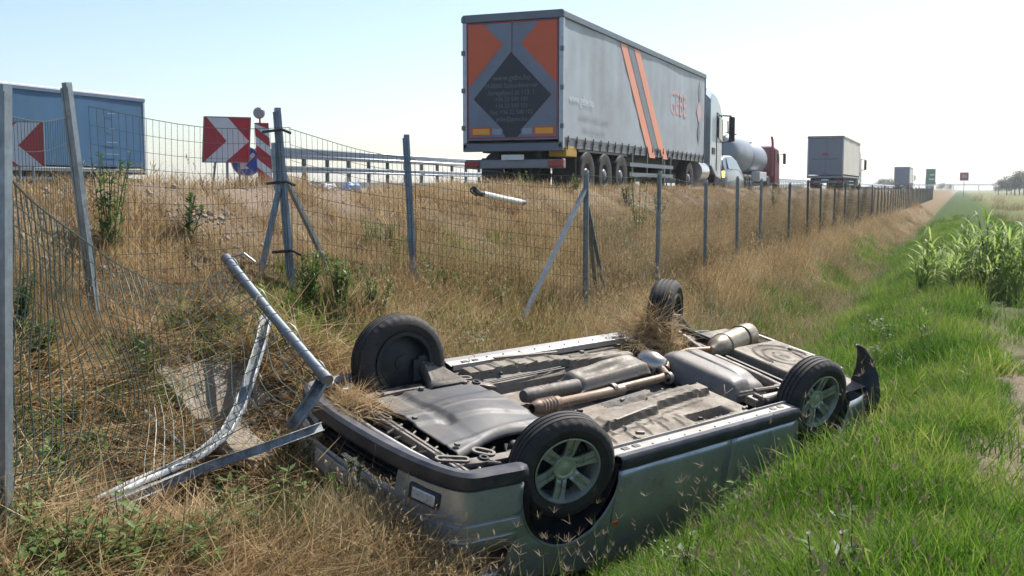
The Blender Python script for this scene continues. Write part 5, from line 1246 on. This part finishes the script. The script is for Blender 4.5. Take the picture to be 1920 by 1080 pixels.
# rubble on the crest
stone = mat('pale_rubble', (.33, .28, .23), .9, 0, .25, 9, .4, 30)
def rock():
    bm = bmesh.new(); bmesh.ops.create_icosphere(bm, subdivisions=1, radius=1)
    for v in bm.verts: v.co *= U(.6, 1.15)
    me = bpy.data.meshes.new('rubble'); bm.to_mesh(me); bm.free(); me.materials.append(stone); return me
S_ROCK = proto_set('rubble_shape', [rock() for _ in range(5)])
x = rng.normal(-5.55, .22, 260); y = rng.normal(6.3, .55, 260)
xa = rng.uniform(-6.6, -5.2, 700); ya = 3.5 * (60 / 3.5) ** rng.uniform(0, 1, 700)
xc = rng.normal(-4.2, .35, 200); yc = rng.normal(5.5, .5, 200)
x, y = np.concatenate([x, xa, xc]), np.concatenate([y, ya, yc])
scatter('rubble', 'pale broken stones and grit on the embankment crest', 'rubble', S_ROCK, x, y, np.abs(rng.normal(.012, .010, len(x))) + .005, tilt=1)

# green plants on the embankment, one by one
def tall_weed(h, n, lw, seedtop=False):
    t = Tuft()
    for k in range(n):
        a = U(0, 6.283); b = Vector((U(-.05, .05), U(-.05, .05), -.02)); tp = b + Vector((math.cos(a) * h * U(.02, .3), math.sin(a) * h * U(.02, .3), h * U(.65, 1.)))
        t.stem(b, tp, .006, 0, .35)
        for q in range(26):
            f = U(.12, 1) ; c_ = b.lerp(tp, f); z = U(0, 6.283); t.leaf(c_, Vector((math.cos(z), math.sin(z), U(-.1, .9))), Vector((0, 0, 1)), U(.05, .11) * (1.2 - f * .6), lw * U(.6, 1.2))
    return t
SPOTS = [(205, 470, 6.9, .75, 'leafy green weed behind the leaning fence post', 9), (352, 440, 7.6, .35, 'small yellow green weed on the crest left of the tripod post', 6), (640, 600, 8.9, .55, 'dark bushy weed at the slope foot behind the front wheel', 12),
         (585, 590, 8.6, .5, 'dark green bush below the tripod fence post', 12), (700, 620, 9.2, .5, 'low green bush behind the raised front tyre', 12), (1195, 455, 16.3, 1.25, 'tall slender weed standing against the truck wheels', 5), (1178, 368, 17.6, .5, 'pale leafy weed on the shoulder beside the truck wheels', 7),
         (1235, 368, 18.4, .45, 'green weed on the shoulder below the orange stripes', 6), (985, 360, 15.8, .4, 'thin weed on the shoulder under the trailer bumper', 5), (1075, 356, 16.4, .36, 'short weed on the shoulder left of the corner fence post', 5), (30, 640, 5.6, .45, 'dark green weed beside the left fence post', 10), (70, 690, 5.5, .35, 'weed in the grass behind the left fence post', 8), (1450, 362, 30, .7, 'weed on the shoulder below the silver tanker', 6)]
for px, py, Z, h, lab, n in SPOTS:
    me = tall_weed(h, n, .03 if h < 1 else .035).mesh('weed_plant', [weed_m]); o = link('weed_plant', me); p_ = PA(px, py, Z + 1.5, .0); o.location = (p_.x, p_.y, gz(p_.x, p_.y)); tag(o, lab, 'plant')
    o['label'] = lab
# broad reeds on the right
def reed(h, n):
    t = Tuft()
    for k in range(n):
        a = U(0, 6.283); r = U(0, .10); b = Vector((r * math.cos(a), r * math.sin(a), -.02)); tp = b + Vector((U(-.2, .2) * h, U(-.2, .2) * h, h * U(.55, 1)))
        t.stem(b, tp, .008, 0, .3)
        for q in range(8):
            f = .15 + .85 * q / 8; c_ = b.lerp(tp, f); t.blade(c_, U(0, 6.283), U(.35, .6) * (1.1 - .4 * f), U(.026, .045), U(.25, .6), U(.9, 2.0), 0, 5, U(-.3, .3))
    return t
RM = [reed(U(.9, 1.15), 6).mesh('reed_plant', [reed_m]) for _ in range(4)]
for k in range(28):
    a = k * 2.4; r = .21 * math.sqrt(k) * U(.8, 1.2); x = .62 + r * math.cos(a) * .95; y = 18.3 + r * math.sin(a) * 1.5
    o = link('reed_plant', RM[k % 4]); o.location = (x, y, gz(x, y)); o.rotation_euler.z = U(0, 6); f = U(.7, 1.3) * (1.1 - .22 * r); o.scale = (f, f, f)
    tag(o, 'broad leaved glossy green reed plant in the thicket beside the ditch', 'reed', 'reeds in the thicket')
for k, (x, y) in enumerate(((-.62, 8.75), (-.42, 10.4), (.1, 9.2), (-.3, 12.9), (.3, 14.2))):
    o = link('reed_plant', RM[k % 4]); o.location = (x, y, gz(x, y)); o.rotation_euler.z = U(0, 6); f = U(.22, .34); o.scale = (f, f, f); tag(o, 'small young reed shoot alone in the bank grass', 'reed', 'young reed shoots in the bank grass')

# far trees
def tree_parts(h, w, n):
    t = Tuft(); cl = [Vector((U(-1, 1) * w * .38, U(-1, 1) * w * .38, h * U(.3, .85))) for _ in range(14)]
    for k in range(n):
        c_ = random.choice(cl); d = Vector((random.gauss(0, 1), random.gauss(0, 1), random.gauss(0, .8))); d = d.normalized() * (w * .24 * random.random() ** .4)
        z = U(0, 6.283); t.leaf(c_ + d, Vector((math.cos(z), math.sin(z), U(-.6, .6))), Vector((U(-1, 1), U(-1, 1), 1)), U(.35, .7) * h / 8, U(.25, .5) * h / 8)
    m_ = MB(); m_.tube([(0, 0, -.2), (.05, .03, h * .25), (-.05, 0, h * .5), (0, .05, h * .75)], [h * .03, h * .024, h * .016, h * .006], 8)
    for k in range(5): a = k * 1.26; m_.tube([(0, 0, h * (.25 + .07 * k)), (math.cos(a) * w * .3, math.sin(a) * w * .3, h * (.45 + .08 * k))], [h * .013, h * .004], 6)
    return t.mesh('crown', [tree_m]), m_
TP = []
for k in range(3):
    cm_, tm_ = tree_parts(9, 8, 1500); o = tm_.build('trunk', bark_m); TP.append((cm_, o.data)); bpy.data.objects.remove(o)
def put_tree(px, Z, ytop, lab, grp, k):
    p_ = P(px, 355, Z); h = EYE.z + (355 - ytop) / F * Z; f = h / 9
    r_ = thing('tree', lab, 'tree', (p_.x, p_.y, 0), (0, 0, k * 1.3), grp); r_.scale = (f, f, f)
    link('crown', TP[k % 3][0], r_); link('trunk', TP[k % 3][1], r_)
for k, (px, Z, yt) in enumerate(((1872, 300, 338), (1888, 290, 332), (1903, 285, 323), (1920, 280, 318), (1940, 275, 320), (1896, 320, 330), (1912, 310, 322))):
    put_tree(px, Z, yt, 'hazy green tree in the clump at the field edge beyond the overpass end', 'trees at the field edge', k)
for k, (px, Z, yt) in enumerate(((1648, 420, 338), (1662, 410, 332), (1676, 415, 333), (1690, 430, 336), (1702, 420, 340), (1766, 600, 340), (1778, 620, 344), (1484, 520, 346), (1470, 500, 349))):
    put_tree(px, Z, yt, 'small hazy tree on the horizon beyond the motorway traffic', 'trees beyond the traffic', k)

# ---------------------------------------------------------------- summer haze
hz_ = MB(); hz_.box((0, 1250, 10), (1400, 2750, 24))
hm = bpy.data.materials.new('summer_haze'); hm.use_nodes = True; nt = hm.node_tree; nt.nodes.remove(nt.nodes['Principled BSDF'])
pv = nt.nodes.new('ShaderNodeVolumePrincipled'); pv.inputs['Color'].default_value = (.92, .96, 1, 1); pv.inputs['Density'].default_value = HAZE = .00045; pv.inputs['Anisotropy'].default_value = .3
nt.links.new(pv.outputs[0], nt.nodes['Material Output'].inputs['Volume'])
ho = hz_.build('haze', hm, smooth=0); ho['kind'] = 'stuff'; ho['label'] = 'pale summer haze over the motorway'
